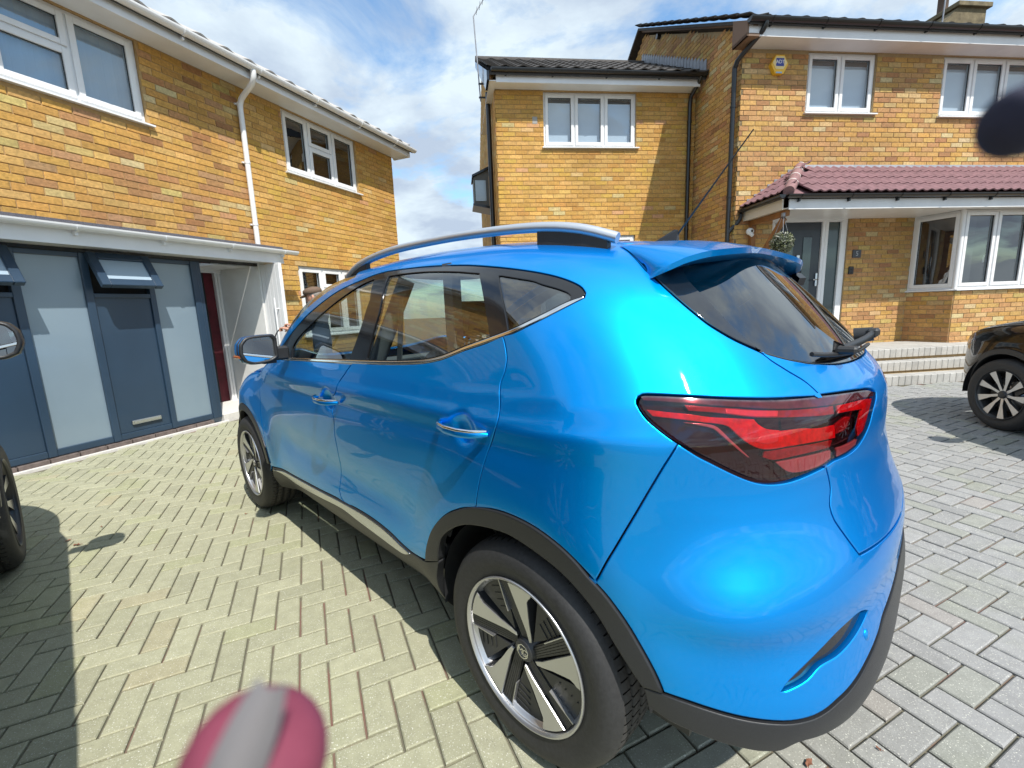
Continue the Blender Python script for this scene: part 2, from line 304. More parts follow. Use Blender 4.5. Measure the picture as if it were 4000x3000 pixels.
CV={'belt_b':[(1.8755,0.242),(1.7767,0.2436),(1.4711,0.2536),(1.2167,0.262),(0.9546,0.272),(0.7937,0.2784),(0.6608,0.2847),(0.5422,0.2923),(0.4432,0.3015),(0.3943,0.3092),(0.3507,0.3179),(0.2951,0.3323),(0.2338,0.3478),(0.1302,0.3663),(0.0345,0.3811),(-0.0224,0.396),(-0.0731,0.4126),(-0.1249,0.433),(-0.1752,0.455)],
'win_top':[(1.9148,0.2584),(1.8803,0.3022),(1.8017,0.3469),(1.6611,0.4172),(1.5665,0.4603),(1.468,0.4974),(1.3617,0.5362),(1.2621,0.5698),(1.1693,0.5938),(1.0773,0.6124),(0.9992,0.6295),(0.9111,0.6409),(0.819,0.6412),(0.7298,0.6393),(0.6212,0.6373),(0.5028,0.632),(0.4012,0.6241),(0.2923,0.6131),(0.1813,0.5954),(0.0904,0.5774),(0.0075,0.5579),(-0.0641,0.5371),(-0.1131,0.5182),(-0.152,0.4979),(-0.1689,0.4837),(-0.1778,0.4682)],
'rdoor_gap':[(0.0702,0.3802),(0.0565,0.353),(0.0461,0.3168),(0.0504,0.2847),(0.0615,0.2556),(0.0547,0.1977),(0.0564,0.1599),(0.0733,0.1235),(0.0986,0.0772),(0.1165,0.0327),(0.131,-0.006),(0.1431,-0.048),(0.1525,-0.0928)],
'fdoor_gap':[(0.9602,0.2676),(1.0035,0.2286),(1.0482,0.1904),(1.0684,0.1525),(1.1676,0.1025),(1.1631,0.0684),(1.1379,0.016),(1.1492,-0.0491),(1.1454,-0.1211),(1.1614,-0.2017),(1.1771,-0.2603),(1.1922,-0.3198),(1.1769,-0.3465),(1.1351,-0.3608)],
'fender_gap':[(2.1082,0.2135),(2.2036,0.1383),(2.2319,0.0952),(2.2221,0.0077),(2.2372,-0.0975),(2.2179,-0.1808),(2.1954,-0.2544),(2.1916,-0.3423),(2.1679,-0.3985)],
'arch_out':[(0.4588,-0.3622),(0.4425,-0.3103),(0.3926,-0.2358),(0.3088,-0.1635),(0.2174,-0.1143),(0.1509,-0.0892),(0.0784,-0.0724),(0.0117,-0.0659),(-0.0582,-0.0703),(-0.118,-0.0865),(-0.1572,-0.1063),(-0.1832,-0.1264),(-0.2151,-0.1477),(-0.2467,-0.1787),(-0.2762,-0.2149),(-0.2996,-0.246),(-0.3133,-0.2709)],
'arch_in':[(0.3715,-0.3322),(0.3612,-0.2894),(0.3398,-0.2483),(0.2894,-0.2059),(0.2135,-0.1637),(0.1328,-0.1392),(0.067,-0.1263),(0.0165,-0.1218),(-0.0692,-0.1322),(-0.1351,-0.1499),(-0.1921,-0.1871),(-0.2362,-0.2362),(-0.2679,-0.2675),(-0.2817,-0.2786)],
'bump_gap':[(-0.3482,0.1386),(-0.3243,0.0994),(-0.3013,0.0576),(-0.2704,0.0016),(-0.2377,-0.056),(-0.2175,-0.0906),(-0.197,-0.1325)],
'lamp':[(-0.2812,0.2154),(-0.2853,0.2224),(-0.2936,0.2263),(-0.3135,0.226),(-0.357,0.2224),(-0.4005,0.2183),(-0.4448,0.2139),(-0.4912,0.2099),(-0.5281,0.207),(-0.568,0.2047),(-0.612,0.2029),(-0.6623,0.2016),(-0.7008,0.2009),(-0.7444,0.1996),(-0.7958,0.1975),(-0.8587,0.1937),(-0.9048,0.1898),(-0.941,0.1831),(-0.9576,0.1756),(-0.9465,0.1671),(-0.9153,0.1511),(-0.8951,0.1366),(-0.8784,0.1193),(-0.853,0.1014),(-0.8232,0.0872),(-0.7929,0.0784),(-0.7547,0.0737),(-0.7166,0.0726),(-0.6995,0.0718),(-0.6722,0.0653),(-0.64,0.0612),(-0.6075,0.0566),(-0.5777,0.0536),(-0.5498,0.0532),(-0.5236,0.0554),(-0.4986,0.0609),(-0.4745,0.0699),(-0.4512,0.0807),(-0.4286,0.092),(-0.4066,0.1035),(-0.3852,0.1146),(-0.3644,0.1279),(-0.3466,0.1395),(-0.3296,0.1524),(-0.3126,0.1664),(-0.2972,0.1807),(-0.2858,0.1973),(-0.281,0.209)],
'lamp_split':[(-0.6539,0.2355),(-0.6693,0.2247),(-0.6758,0.2124),(-0.6804,0.2006),(-0.7003,0.1897),(-0.7205,0.1797),(-0.7249,0.1737),(-0.7136,0.1442),(-0.7137,0.1175),(-0.7134,0.095),(-0.7037,0.0715)],
'hatch_low':[(-0.6737,0.0673),(-0.685,0.0453),(-0.6877,0.0221),(-0.6812,0.0056),(-0.6765,-0.0073),(-0.6773,-0.0209),(-0.6814,-0.0339),(-0.6928,-0.0519),(-0.7058,-0.071),(-0.724,-0.0972)],
'hatch_up':[(-0.679,0.1989),(-0.6763,0.2066),(-0.6637,0.2252),(-0.6522,0.2367),(-0.6324,0.2505),(-0.6133,0.2653),(-0.5968,0.2785),(-0.5817,0.2958)],
'qgap':[(-0.5795,0.2996),(-0.5517,0.3129),(-0.5254,0.3281),(-0.5076,0.3409),(-0.4903,0.3551),(-0.4732,0.3708),(-0.4541,0.3943),(-0.4348,0.4202),(-0.415,0.4489),(-0.3949,0.4812),(-0.3813,0.505),(-0.364,0.5344),(-0.3501,0.5755),(-0.3348,0.6244),(-0.3338,0.6907)],
'glass_bot':[(-0.5795,0.2996),(-0.6055,0.2904),(-0.6405,0.2802),(-0.6797,0.2717),(-0.7248,0.2645),(-0.7463,0.2624),(-0.7771,0.2593),(-0.827,0.2557),(-0.8722,0.2545),(-0.9218,0.2541),(-0.9912,0.2545)],
'glass_l':[(-0.5742,0.3056),(-0.5545,0.3337),(-0.5352,0.3669),(-0.5177,0.406),(-0.5033,0.4398),(-0.4903,0.4687),(-0.4819,0.4968),(-0.4856,0.531),(-0.5053,0.5822)],
'spoil_low':[(-0.364,0.5344),(-0.4007,0.5489),(-0.4425,0.5647),(-0.5028,0.5865),(-0.5541,0.6059),(-0.6102,0.6231),(-0.7012,0.6425),(-0.8,0.654),(-0.9127,0.66),(-0.9993,0.66)],
'bump_cl':[(-0.3133,-0.271),(-0.3463,-0.2694),(-0.3737,-0.2708),(-0.3979,-0.2726),(-0.4304,-0.2749),(-0.4691,-0.2769),(-0.5064,-0.2789),(-0.5492,-0.2787),(-0.5788,-0.2758),(-0.6016,-0.2722),(-0.6337,-0.269),(-0.6676,-0.2644),(-0.7031,-0.2585),(-0.7372,-0.2527),(-0.7737,-0.245),(-0.8137,-0.2334)],
'bump_bot':[(-0.2894,-0.3068),(-0.317,-0.3113),(-0.3516,-0.3132),(-0.3821,-0.3172),(-0.4149,-0.323),(-0.4332,-0.3258),(-0.4606,-0.3303),(-0.4775,-0.331),(-0.4971,-0.3309),(-0.5236,-0.3171),(-0.569,-0.319)],
'slit':[(-0.7405,-0.1987),(-0.7037,-0.1893),(-0.6645,-0.1912),(-0.6305,-0.1965),(-0.6008,-0.2041),(-0.5739,-0.2116),(-0.5433,-0.2212),(-0.5157,-0.2319),(-0.4972,-0.2427),(-0.5138,-0.2402),(-0.5465,-0.2336),(-0.577,-0.2233),(-0.6213,-0.2214),(-0.6481,-0.2188),(-0.6746,-0.2152),(-0.7081,-0.2085)],
'crease':[(2.6169,0.1191),(1.928,0.1575),(1.5838,0.1619),(1.3322,0.1573),(1.1434,0.156),(1.0556,0.1592),(0.9089,0.1639),(0.6571,0.1677),(0.6011,0.1586),(0.3508,0.1717)],
'sill_top':[(2.1298,-0.3952),(1.8714,-0.3909),(1.6478,-0.3798),(1.4225,-0.3693),(1.2264,-0.3586),(1.0557,-0.3527),(0.9253,-0.3513),(0.8078,-0.3568),(0.719,-0.3678),(0.6544,-0.3821),(0.5881,-0.3885),(0.5293,-0.3802),(0.4641,-0.3659)],
'silver_b':[(2.1347,-0.4096),(1.8258,-0.4309),(1.4686,-0.41),(1.1673,-0.3896),(1.0107,-0.3992),(0.86,-0.4078),(0.7252,-0.4165),(0.647,-0.4168),(0.5865,-0.3946)],
'fglass':[(1.6556,0.2555),(1.6694,0.314),(1.6209,0.3556),(1.4878,0.4169),(1.3118,0.4866),(1.1663,0.5419),(1.0443,0.5874),(0.9473,0.6103),(0.9004,0.5153),(0.927,0.4159),(0.991,0.2885),(1.222,0.2795),(1.4245,0.2713)],
'rglass':[(0.8336,0.6123),(0.732,0.6134),(0.5945,0.611),(0.4669,0.6026),(0.3727,0.5937),(0.249,0.5786),(0.2079,0.5279),(0.1775,0.4818),(0.1474,0.4256),(0.1251,0.3752),(0.1865,0.363),(0.2616,0.341),(0.3017,0.3295),(0.3655,0.3183),(0.4312,0.311),(0.5271,0.3058),(0.6891,0.2976),(0.8407,0.2905),(0.8227,0.3771),(0.7974,0.4817)],
'qglass':[(0.1398,0.559),(0.0609,0.5402),(-0.0077,0.5228),(-0.0396,0.5092),(-0.0972,0.4881),(-0.1252,0.4747),(-0.1355,0.4648),(-0.1335,0.4518),(-0.0876,0.4307),(-0.038,0.4133),(0.036,0.3917),(0.052,0.3896),(0.0716,0.4387)],
'lamp_clear':[(-0.2898,0.2227),(-0.2977,0.2242),(-0.3565,0.2203),(-0.444,0.2119),(-0.5268,0.2046),(-0.6105,0.2007),(-0.699,0.1988),(-0.8552,0.1914),(-0.9087,0.1864),(-0.9431,0.1781),(-0.9329,0.1703),(-0.8564,0.1753),(-0.7266,0.179),(-0.6494,0.1817),(-0.5727,0.1855),(-0.5085,0.1914),(-0.4399,0.2001),(-0.3755,0.208),(-0.3225,0.2141),(-0.2945,0.2161)],
'lamp_red_a':[(-0.3709,0.2067),(-0.4394,0.1987),(-0.5079,0.1898),(-0.572,0.1839),(-0.6484,0.18),(-0.7194,0.1783),(-0.7154,0.1615),(-0.6544,0.1646),(-0.5535,0.1722),(-0.5036,0.1767),(-0.4281,0.1893),(-0.377,0.195)],
'lamp_red_b':[(-0.2977,0.1987),(-0.3405,0.1929),(-0.376,0.1886),(-0.4134,0.182),(-0.4568,0.1777),(-0.5001,0.1729),(-0.5072,0.1635),(-0.5223,0.1544),(-0.5495,0.1491),(-0.5519,0.1479),(-0.603,0.1468),(-0.6513,0.1413),(-0.7075,0.1406),(-0.7106,0.1147),(-0.6342,0.1169),(-0.5725,0.1172),(-0.5194,0.1171),(-0.4898,0.1264),(-0.4637,0.1461),(-0.4469,0.1636),(-0.4283,0.1695),(-0.4031,0.1732),(-0.3599,0.1802),(-0.3083,0.187)],
'lamp_red_c':[(-0.7314,0.1763),(-0.8538,0.1732),(-0.921,0.1668),(-0.8973,0.1537),(-0.8678,0.131),(-0.847,0.1099),(-0.8167,0.1006),(-0.807,0.1166),(-0.8219,0.1405),(-0.8386,0.1547),(-0.7777,0.1593),(-0.7242,0.1615)],
'lamp_red_d':[(-0.7162,0.1405),(-0.758,0.1494),(-0.7819,0.1462),(-0.757,0.1246),(-0.7165,0.1205)],
'lamp_white_a':[(-0.5433,0.0912),(-0.6045,0.0919),(-0.6968,0.0921),(-0.6989,0.0769),(-0.6718,0.0692),(-0.623,0.0651),(-0.5857,0.0669),(-0.5651,0.0747)],
'lamp_white_b':[(-0.7204,0.0926),(-0.762,0.0924),(-0.8147,0.0949),(-0.8073,0.0841),(-0.7593,0.0776),(-0.7217,0.0752)],
'lamp_chrome':[(-0.3633,0.1748),(-0.3985,0.1715),(-0.4191,0.167),(-0.4288,0.1607),(-0.4454,0.1424),(-0.4622,0.1256),(-0.4863,0.1043),(-0.4815,0.1058),(-0.4554,0.126),(-0.4292,0.151),(-0.4181,0.1612),(-0.3937,0.1682)],
'lamp_pink_a':[(-0.4959,0.1333),(-0.5103,0.1432),(-0.548,0.1434),(-0.5446,0.1305),(-0.5215,0.1267)],
'lamp_pink_b':[(-0.4486,0.1948),(-0.5026,0.1886),(-0.5594,0.1839),(-0.5542,0.1741),(-0.5017,0.1782),(-0.4478,0.1872)],
'lamp_dark_a':[(-0.5575,0.1684),(-0.6181,0.1658),(-0.6538,0.1631),(-0.6489,0.1479),(-0.6034,0.1488),(-0.5551,0.1504)],
'lamp_dark_b':[(-0.5049,0.1726),(-0.5528,0.1702),(-0.5488,0.1521),(-0.5272,0.154),(-0.5118,0.1622)],
'lamp_mar':[(-0.5196,0.1125),(-0.5785,0.1133),(-0.6485,0.1117),(-0.7067,0.1108),(-0.7002,0.0972),(-0.6041,0.0962),(-0.539,0.0949),(-0.5154,0.1026)],
'sensor':[(-0.7197,-0.2265)],
}

def AB(x,z): 
    a,b=inv(np.array([x,float(Yside(x,z)),z])); return (float(a),float(b))
AC=X0-RA*PI/2; AF=X1+RA*PI/2; BT=RE*PI/2
def ABrear(z): a,b=inv(np.array([float(xrear(z)),0,z])); return (AC,float(b))
def ABfront(z): a,b=inv(np.array([float(f_xf(z)),0,z])); return (AF,float(b))
def snorm(a,b):
    h=2e-3
    da=S(a+h,b)-S(a-h,b); db=S(a,b+h)-S(a,b-h)
    n=np.cross(da,db); l=np.linalg.norm(n,axis=-1,keepdims=True); n=n/np.maximum(l,1e-9)
    o,d=core(a,b); sg=np.sign((n*d).sum(-1,keepdims=True)); sg[sg==0]=1
    n=n*sg; bad=(l[...,0]<1e-7); n[bad]=d[bad]; return n
def dense(pts,step=.014,closed=True):
    P=np.array(pts,float); keep=[0]
    for i in range(1,len(P)):
        if np.hypot(*(P[i]-P[keep[-1]]))>1e-3: keep.append(i)
    P=P[keep]
    if closed and np.hypot(*(P[0]-P[-1]))<1e-3: P=P[:-1]
    n=len(P); out=[]
    for i in range(n if closed else n-1):
        p0,p1,p2,p3=P[(i-1)%n],P[i],P[(i+1)%n],P[(i+2)%n]
        if not closed: p0=P[max(i-1,0)]; p3=P[min(i+2,n-1)]
        L=np.hypot(*(p2-p1)); k=max(1,int(math.ceil(L/step)))
        def ang(u,v):
            c=u@v/(np.linalg.norm(u)*np.linalg.norm(v)+1e-12); return math.degrees(math.acos(max(-1,min(1,c))))
        s1=ang(p1-p0,p2-p1)>38; s2=ang(p2-p1,p3-p2)>38
        m1=(p2-p1) if s1 else (p2-p0)/ (np.linalg.norm(p2-p1)+np.linalg.norm(p1-p0)+1e-9)*L
        m2=(p2-p1) if s2 else (p3-p1)/ (np.linalg.norm(p3-p2)+np.linalg.norm(p2-p1)+1e-9)*L
        for j in range(k):
            t=j/k; t2=t*t;t3=t2*t
            out.append((2*t3-3*t2+1)*p1+(t3-2*t2+t)*m1+(-2*t3+3*t2)*p2+(t3-t2)*m2)
    if not closed: out.append(P[-1])
    return np.array(out)
def inpoly(P,poly):
    x,y=P[:,0],P[:,1]; c=np.zeros(len(P),bool); X,Y=poly[:,0],poly[:,1]; X2,Y2=np.roll(X,-1),np.roll(Y,-1)
    for i in range(len(X)):
        if Y[i]==Y2[i]: continue
        k=((Y[i]>y)!=(Y2[i]>y)); c^=k&(x<(X2[i]-X[i])*(y-Y[i])/(Y2[i]-Y[i])+X[i])
    return c
def area(p): x,y=p[:,0],p[:,1]; return .5*np.sum(x*np.roll(y,-1)-np.roll(x,-1)*y)
def insetp(p,d):
    e=np.roll(p,-1,0)-p; e/=np.linalg.norm(e,axis=1,keepdims=True)+1e-12
    n=np.stack([-e[:,1],e[:,0]],1); n2=np.roll(n,1,0)+n; n2/=np.maximum(np.linalg.norm(n2,axis=1,keepdims=True),.35)
    return p+n2*d
def region(name,poly,mats,parent,holes=(),off=0.,gap=.0018,lip=.0022,skirt=.016,sp=.02,mirror=False,refine=(),cut=None,step=.014,lipd=.0016):
    """a piece of the body: polygon (a,b) on the surface, meshed, with rolled edge and return flange.
    mirror: False (left side only), 'R' (right side only), 'C' (both halves joined on the centre plane)"""
    P=dense(poly,step); 
    if area(P)<0: P=P[::-1]
    onc=lambda q:(np.abs(q[:,0]-AC)<1e-6)|(np.abs(q[:,0]-AF)<1e-6)|(np.abs(q[:,1]-BT)<1e-6)
    cen=onc(P)
    H=[]
    for h in holes:
        h=dense(h,step); 
        if area(h)>0: h=h[::-1]
        H.append(h)
    def loopset(d): 
        q=insetp(P,d); q[cen]=P[cen]; return [q]+[insetp(h,d) for h in H]
    L0=loopset(gap+lip); L1=loopset(gap)
    lo=L0[0].min(0)-.01; hi=L0[0].max(0)+.01
    xs=np.arange(lo[0],hi[0],sp); ys=np.arange(lo[1],hi[1],sp*.88)
    G=np.array([(x+(.5*sp if j%2 else 0),y) for j,y in enumerate(ys) for x in xs])
    for (rx,ry,rr,rs) in refine:
        g=np.arange(-rr,rr,rs); g=np.array([(rx+u,ry+v) for u in g for v in g if u*u+v*v<rr*rr]); G=G[np.hypot(G[:,0]-rx,G[:,1]-ry)>rr+rs*.5]; G=np.vstack([G,g])
    ok=inpoly(G,L0[0])
    for h in L0[1:]: ok&=~inpoly(G,h)
    G=G[ok]
    B=np.vstack(L0)
    if len(G):
        dm=np.full(len(G),9.)
        for k in range(0,len(B)): dm=np.minimum(dm,np.hypot(G[:,0]-B[k,0],G[:,1]-B[k,1]))
        G=G[dm>sp*.42]
    V=np.vstack([B,G]) if len(G) else B
    ed=[]; s0=0
    for q in L0:
        n=len(q); ed+=[(s0+i,s0+(i+1)%n) for i in range(n)]; s0+=n
    r=geometry.delaunay_2d_cdt([Vector(v) for v in V],ed,[],0,1e-7)
    V2=np.array([tuple(v) for v in r[0]]); F=[tuple(f) for f in r[2]]
    orig=r[3]
    Fa=np.array(F); cent=V2[Fa].mean(1); ok=inpoly(cent,L0[0])
    for h in L0[1:]: ok&=~inpoly(cent,h)
    if cut is not None: ok&=~cut(S(cent[:,0],cent[:,1]))
    Fa=Fa[ok]
    # map from input boundary index -> output vertex
    o2n={}
    for i,l in enumerate(orig):
        for k in l: o2n[k]=i
    P3=S(V2[:,0],V2[:,1]); n3=snorm(V2[:,0],V2[:,1]); P3=P3+n3*off
    verts=list(P3); norms=list(n3); faces=[]; fn=[]
    # orientation
    for f in Fa:
        a,b,c=f; g=np.cross(P3[b]-P3[a],P3[c]-P3[a])
        if g@n3[a]<0: f=(a,c,b)
        faces.append(tuple(f)); fn.append([n3[i] for i in f])
    if skirt:
        s0=0
        for li,(q0,q1) in enumerate(zip(L0,L1)):
            n=len(q0); A3=S(q1[:,0],q1[:,1]); nn=snorm(q1[:,0],q1[:,1])
            r1=A3+nn*(off-lipd); r2=A3+nn*(off-skirt)
            b1=len(verts); verts+=list(r1); b2=len(verts); verts+=list(r2)
            # outward direction in the tangent plane
            base=P3[[o2n[s0+i] for i in range(n)]]; od=A3-base+nn*off; od/=np.linalg.norm(od,axis=1,keepdims=True)+1e-9
            mid=(nn+od)/1.4142
            for i in range(n):
                j=(i+1)%n
                if li==0 and cen[i] and cen[j]: continue
                v0,v1=o2n[s0+i],o2n[s0+j]
                q=(v0,b1+i,b1+j,v1); g=np.cross(np.array(verts[q[1]])-np.array(verts[q[0]]),np.array(verts[q[3]])-np.array(verts[q[0]]))
                w=mid[i]
                if g@w<0: faces.append((v0,v1,b1+j,b1+i)); fn.append([nn[i],nn[j],mid[j],mid[i]]); faces.append((b1+i,b1+j,b2+j,b2+i)); fn.append([od[i],od[j],od[j],od[i]])
                else: faces.append(q); fn.append([nn[i],mid[i],mid[j],nn[j]]); faces.append((b1+i,b2+i,b2+j,b1+j)); fn.append([od[i],od[i],od[j],od[j]])
            s0+=n
    verts=np.array(verts)
    if mirror in ('C','R'):
        mv=verts*np.array([1,-1,1]); mf=[f[::-1] for f in faces]; mn=[[v*np.array([1,-1,1]) for v in n][::-1] for n in fn]
        if mirror=='R': verts,faces,fn=mv,mf,mn
        else:
            k=len(verts); verts=np.vstack([verts,mv]); faces=faces+[tuple(i+k for i in f) for f in mf]; fn=fn+mn
    me=bpy.data.meshes.new(name); me.from_pydata([tuple(v) for v in verts],[],faces); me.materials.append(mats)
    me.polygons.foreach_set('use_smooth',[True]*len(faces))
    flat=[tuple(float(c) for c in v) for n in fn for v in n]
    me.validate(); 
    if len(flat)==len(me.loops): me.normals_split_custom_set(flat)
    me.update(); o=bpy.data.objects.new(name,me); return link(o,parent)
# ------------------------------------------------------------------ car materials
def car_paint(name,deep,flake,rough=.30):
    m=bpy.data.materials.new(name); m.use_nodes=True; t=m.node_tree; b=t.nodes['Principled BSDF']
    b.inputs['Base Color'].default_value=(*deep,1); b.inputs['Metallic'].default_value=0; b.inputs['Roughness'].default_value=.5
    b.inputs['Specular IOR Level'].default_value=.0
    b.inputs['Coat Weight'].default_value=.75; b.inputs['Coat Roughness'].default_value=.012; b.inputs['Coat IOR'].default_value=1.45
    b2=N(t,'ShaderNodeBsdfPrincipled'); b2.inputs['Base Color'].default_value=(*flake,1); b2.inputs['Metallic'].default_value=1; b2.inputs['Roughness'].default_value=rough
    b2.inputs['Coat Weight'].default_value=.75; b2.inputs['Coat Roughness'].default_value=.015
    g=N(t,'ShaderNodeTexCoord'); v=N(t,'ShaderNodeTexVoronoi',Scale=1500.); t.links.new(g.outputs['Object'],v.inputs['Vector'])
    mr=N(t,'ShaderNodeMapRange'); mr.inputs['To Min'].default_value=rough-.08; mr.inputs['To Max'].default_value=rough+.08; t.links.new(v.outputs['Distance'],mr.inputs[0]); t.links.new(mr.outputs[0],b2.inputs['Roughness'])
    mx=N(t,'ShaderNodeMixShader'); mx.inputs[0].default_value=.62; t.links.new(b.outputs[0],mx.inputs[1]); t.links.new(b2.outputs[0],mx.inputs[2])
    t.links.new(mx.outputs[0],t.nodes['Material Output'].inputs[0]); return m
M_blue=car_paint('blue_metallic_paint',(0.0,.15,.60),(0.0,.47,1.0),.38)
M_darkpaint=car_paint('black_metallic_paint',(.005,.005,.006),(.018,.018,.02))
M_sideglass=glassmat('car_side_glass',(.72,.80,.78),.20)
M_privacy=glassmat('car_rear_glass',(.10,.115,.125),.22)
M_rubber=mat('tyre_rubber',(.028,.028,.029),.62,noise=.3,nscale=90,bump=.2,bscale=500)
M_tread=mat('tyre_tread',(.040,.038,.036),.75,noise=.35,nscale=60)
M_rimsilver=mat('machined_alloy',(.56,.56,.57),.30,.85,world=False)
M_rimdark=mat('dark_alloy',(.028,.029,.031),.38,world=False,bump=.0)
M_fabric=mat('seat_fabric',(.045,.047,.052),.8,noise=.2,nscale=80)
M_greytrim=mat('grey_interior_trim',(.12,.13,.14),.6)
M_lampdark=mat('lamp_housing',(.010,.0015,.003),.10,coat=.15,spec=.25)
M_lampred=mat('lamp_red_lens',(.55,.004,.012),.16,coat=.35,spec=.3,noise=.45,nscale=55)
M_lampred2=mat('lamp_deep_red_lens',(.24,.003,.008),.12,coat=.35,spec=.3,noise=.4,nscale=60)
M_lamppink=mat('lamp_pink_highlight',(.60,.09,.11),.2,coat=.3,noise=.2,nscale=60)  # lighter pink patches paint a highlight into the tail-light lens
M_lampclear=mat('lamp_smoked_clear_lens',(.10,.085,.10),.08,.2,coat=.3,noise=.5,nscale=40)
M_lampwhite=mat('lamp_clear_reflector',(.42,.36,.36),.18,.3,coat=.2,noise=.2,nscale=30)
M_pgloss=mat('piano_black',(.010,.011,.014),.05,coat=1.,spec=.8)
M_lenscover=glassmat('red_lens_cover',(.86,.34,.36),.07)
M_mirror=mat('mirror_glass',(.86,.88,.9),.01,1.)
M_orange=mat('amber_lens',(.30,.075,.02),.15,coat=1)
M_disc=mat('brake_disc',(.35,.34,.33),.35,.9)
M_sticker=mat('printed_sticker',(.78,.86,.86),.5)
# ------------------------------------------------------------------ wheel
def wheel(parent,x,side,rot,detail=True,style=0):
    w=bpy.data.objects.new('wheel',None); w.empty_display_size=.1; link(w,parent); w.location=(x,side*.885,.334)
    # local axes: x forward, z up, outboard = +y*side
    M=Matrix(((1,0,0,0),(0,0,-side,0),(0,1,0,0),(0,0,0,1)))   # (px,py,pz)->(px,-side*pz,py); lathe axis z -> inboard
    R=.334
    pr=[(.2325,.012),(.2325,.000),(.240,.002),(.262,-.007),(.285,-.009),(.303,-.004),(.316,.006),(.325,.019),(.3295,.030)]
    tr=[(.3295,.030),(.3325,.042),(.3338,.058),(.3255,.059),(.3255,.066),(.334,.067),(.3343,.098),(.326,.099),(.326,.108),(.3343,.109),(.3343,.142),(.326,.143),(.326,.150),(.3338,.151),(.332,.172),(.325,.19),(.30,.205),(.26,.212),(.215,.20)]
    t=MB(); t.lathe(pr,72,0,M); 
    n=72
    # tread blocks: alternate slightly lower wedges make the sipes
    for i in range(n):
        a0=2*PI*i/n; a1=2*PI*(i+.86)/n; a2=2*PI*(i+1)/n
        t.lathe(tr,1,1,M,a0=a0,a1=a1)
        t.lathe([(r-(.006 if r>.328 else 0),z) for r,z in tr],1,1,M,a0=a1,a1=a2)
    t.build('tyre',[M_rubber,M_tread],w)
    rim=MB(); rim.lathe([(.2320,.004),(.2318,-.0045),(.2290,-.0065),(.2262,-.0055),(.2250,-.001),(.2225,.000),(.2215,.006),(.221,.012),(.214,.016),(.211,.030),(.202,.05),(.196,.11),(.205,.19)],72,0,M); ro=rim.build('rim',[M_rimsilver if style==0 else M_rimdark],w)
    b=MB(); b.lathe([(.02,.070),(.155,.070),(.155,.082),(.02,.082)],40,0,M); b.build('brake_disc',M_disc,w)
    bk=MB(); bk.lathe([(.001,.115),(.2,.115)],32,0,M); bk.build('wheel_backing',M_dark,w)
    cal=MB(); cal.prism([(.09,-.06),(.165,-.055),(.175,0),(.165,.055),(.09,.06)],.045,.10,0,M@Matrix.Rotation(2.5,4,'Z')); cal.build('brake_caliper',M_black,w)
    ns=5 if style==0 else 9
    for k in range(ns):
        ang=math.radians(rot+k*360/ns)
        Rz=Matrix.Rotation(ang,4,'Z'); MM=M@Rz
        def pol(r,a): return (r*math.cos(math.radians(a)),r*math.sin(math.radians(a)))
        if style==0:
            arc=[pol(.217,11+25*i/5) for i in range(6)]
            sil=arc+[pol(.205,35.2),pol(.196,33.6),(.154,.0975),(.089,.070),(.046,.056),(.026,.047),(.024,.036),(.06,.0415)]
            s=MB(); n=len(sil); cx=sum(p[0] for p in sil)/n; cy=sum(p[1] for p in sil)/n
            dz=lambda p:.004+.020*max(0,1-math.hypot(*p)/.21)
            top=[(p[0]+(cx-p[0])*.03,p[1]+(cy-p[1])*.03,dz(p)) for p in sil]; mid=[(p[0],p[1],dz(p)+.003) for p in sil]; bot=[(p[0],p[1],.06) for p in sil]
            vs=[MM@Vector(p) for p in top+mid+bot]
            s.add(vs,[tuple(range(n))]+[(i,(i+1)%n,n+(i+1)%n,n+i) for i in range(n)],0)
            s.add(vs,[(n+i,n+(i+1)%n,2*n+(i+1)%n,2*n+i) for i in range(n)],1)
            s.build('spoke_blade',[M_rimsilver,M_rimdark],w)
            rb=MB()
            for q in range(5):   # fine ribs of the dark half-spoke
                y0=.001+q*.0080
                vs=[(.030,y0*.75+.004,.028),(.030,(y0+.0066)*.75+.004,.028),(.216,y0+.0066,.011),(.216,y0,.011)]
                rb.box((0,0,0),(.001,.001,.001))
                rb.add([MM@Vector((a,b_,c+d)) for d in (0,.03) for a,b_,c in vs],[(0,1,2,3),(0,3,7,4),(1,5,6,2),(0,4,5,1),(3,2,6,7)],0)
            rb.add([MM@Vector(p) for p in ((.03,.0,.031),(.03,.034,.031),(.216,.041,.0145),(.216,.0,.0145),(.03,.0,.06),(.03,.034,.06),(.216,.041,.06),(.216,.0,.06))],[(0,1,2,3),(0,3,7,4),(1,5,6,2)],0)
            rb.build('ribbed_spoke',M_rimdark,w)
            ac=MB(); ac.box((.122,-.0042,.0085),(.217,-.0012,.030),0,MM); ac.build('accent_line',M_rimsilver,w)
            pl=MB(); pts=[pol(.216,-33),pol(.216,-22),pol(.216,-12),pol(.216,-2),(.11,-.006),(.062,-.012),(.09,-.036)]
            pl.prism(pts,.022,.04,0,MM)
            for q in range(4): pl.box((.125+q*.021,-.05+q*-.004,.0195),(.129+q*.021,-.008,.023),0,MM)
            pl.build('aero_insert',M_rimdark,w)
        else:
            s=MB(); q=[(.035,-.012),(.10,-.011),(.218,-.040),(.221,-.015),(.220,.022),(.10,.012),(.035,.012)]
            zf=lambda p:.012+.022*(1-p[0]/.215); nq=len(q)
            vs=[MM@Vector((p[0],p[1],zf(p))) for p in q]+[MM@Vector((p[0],p[1],.05)) for p in q]
            s.add(vs,[tuple(range(nq))],0); s.add(vs,[(i,(i+1)%nq,nq+(i+1)%nq,nq+i) for i in range(nq)],1)
            s.build('spoke',[M_rimsilver,M_rimdark],w)
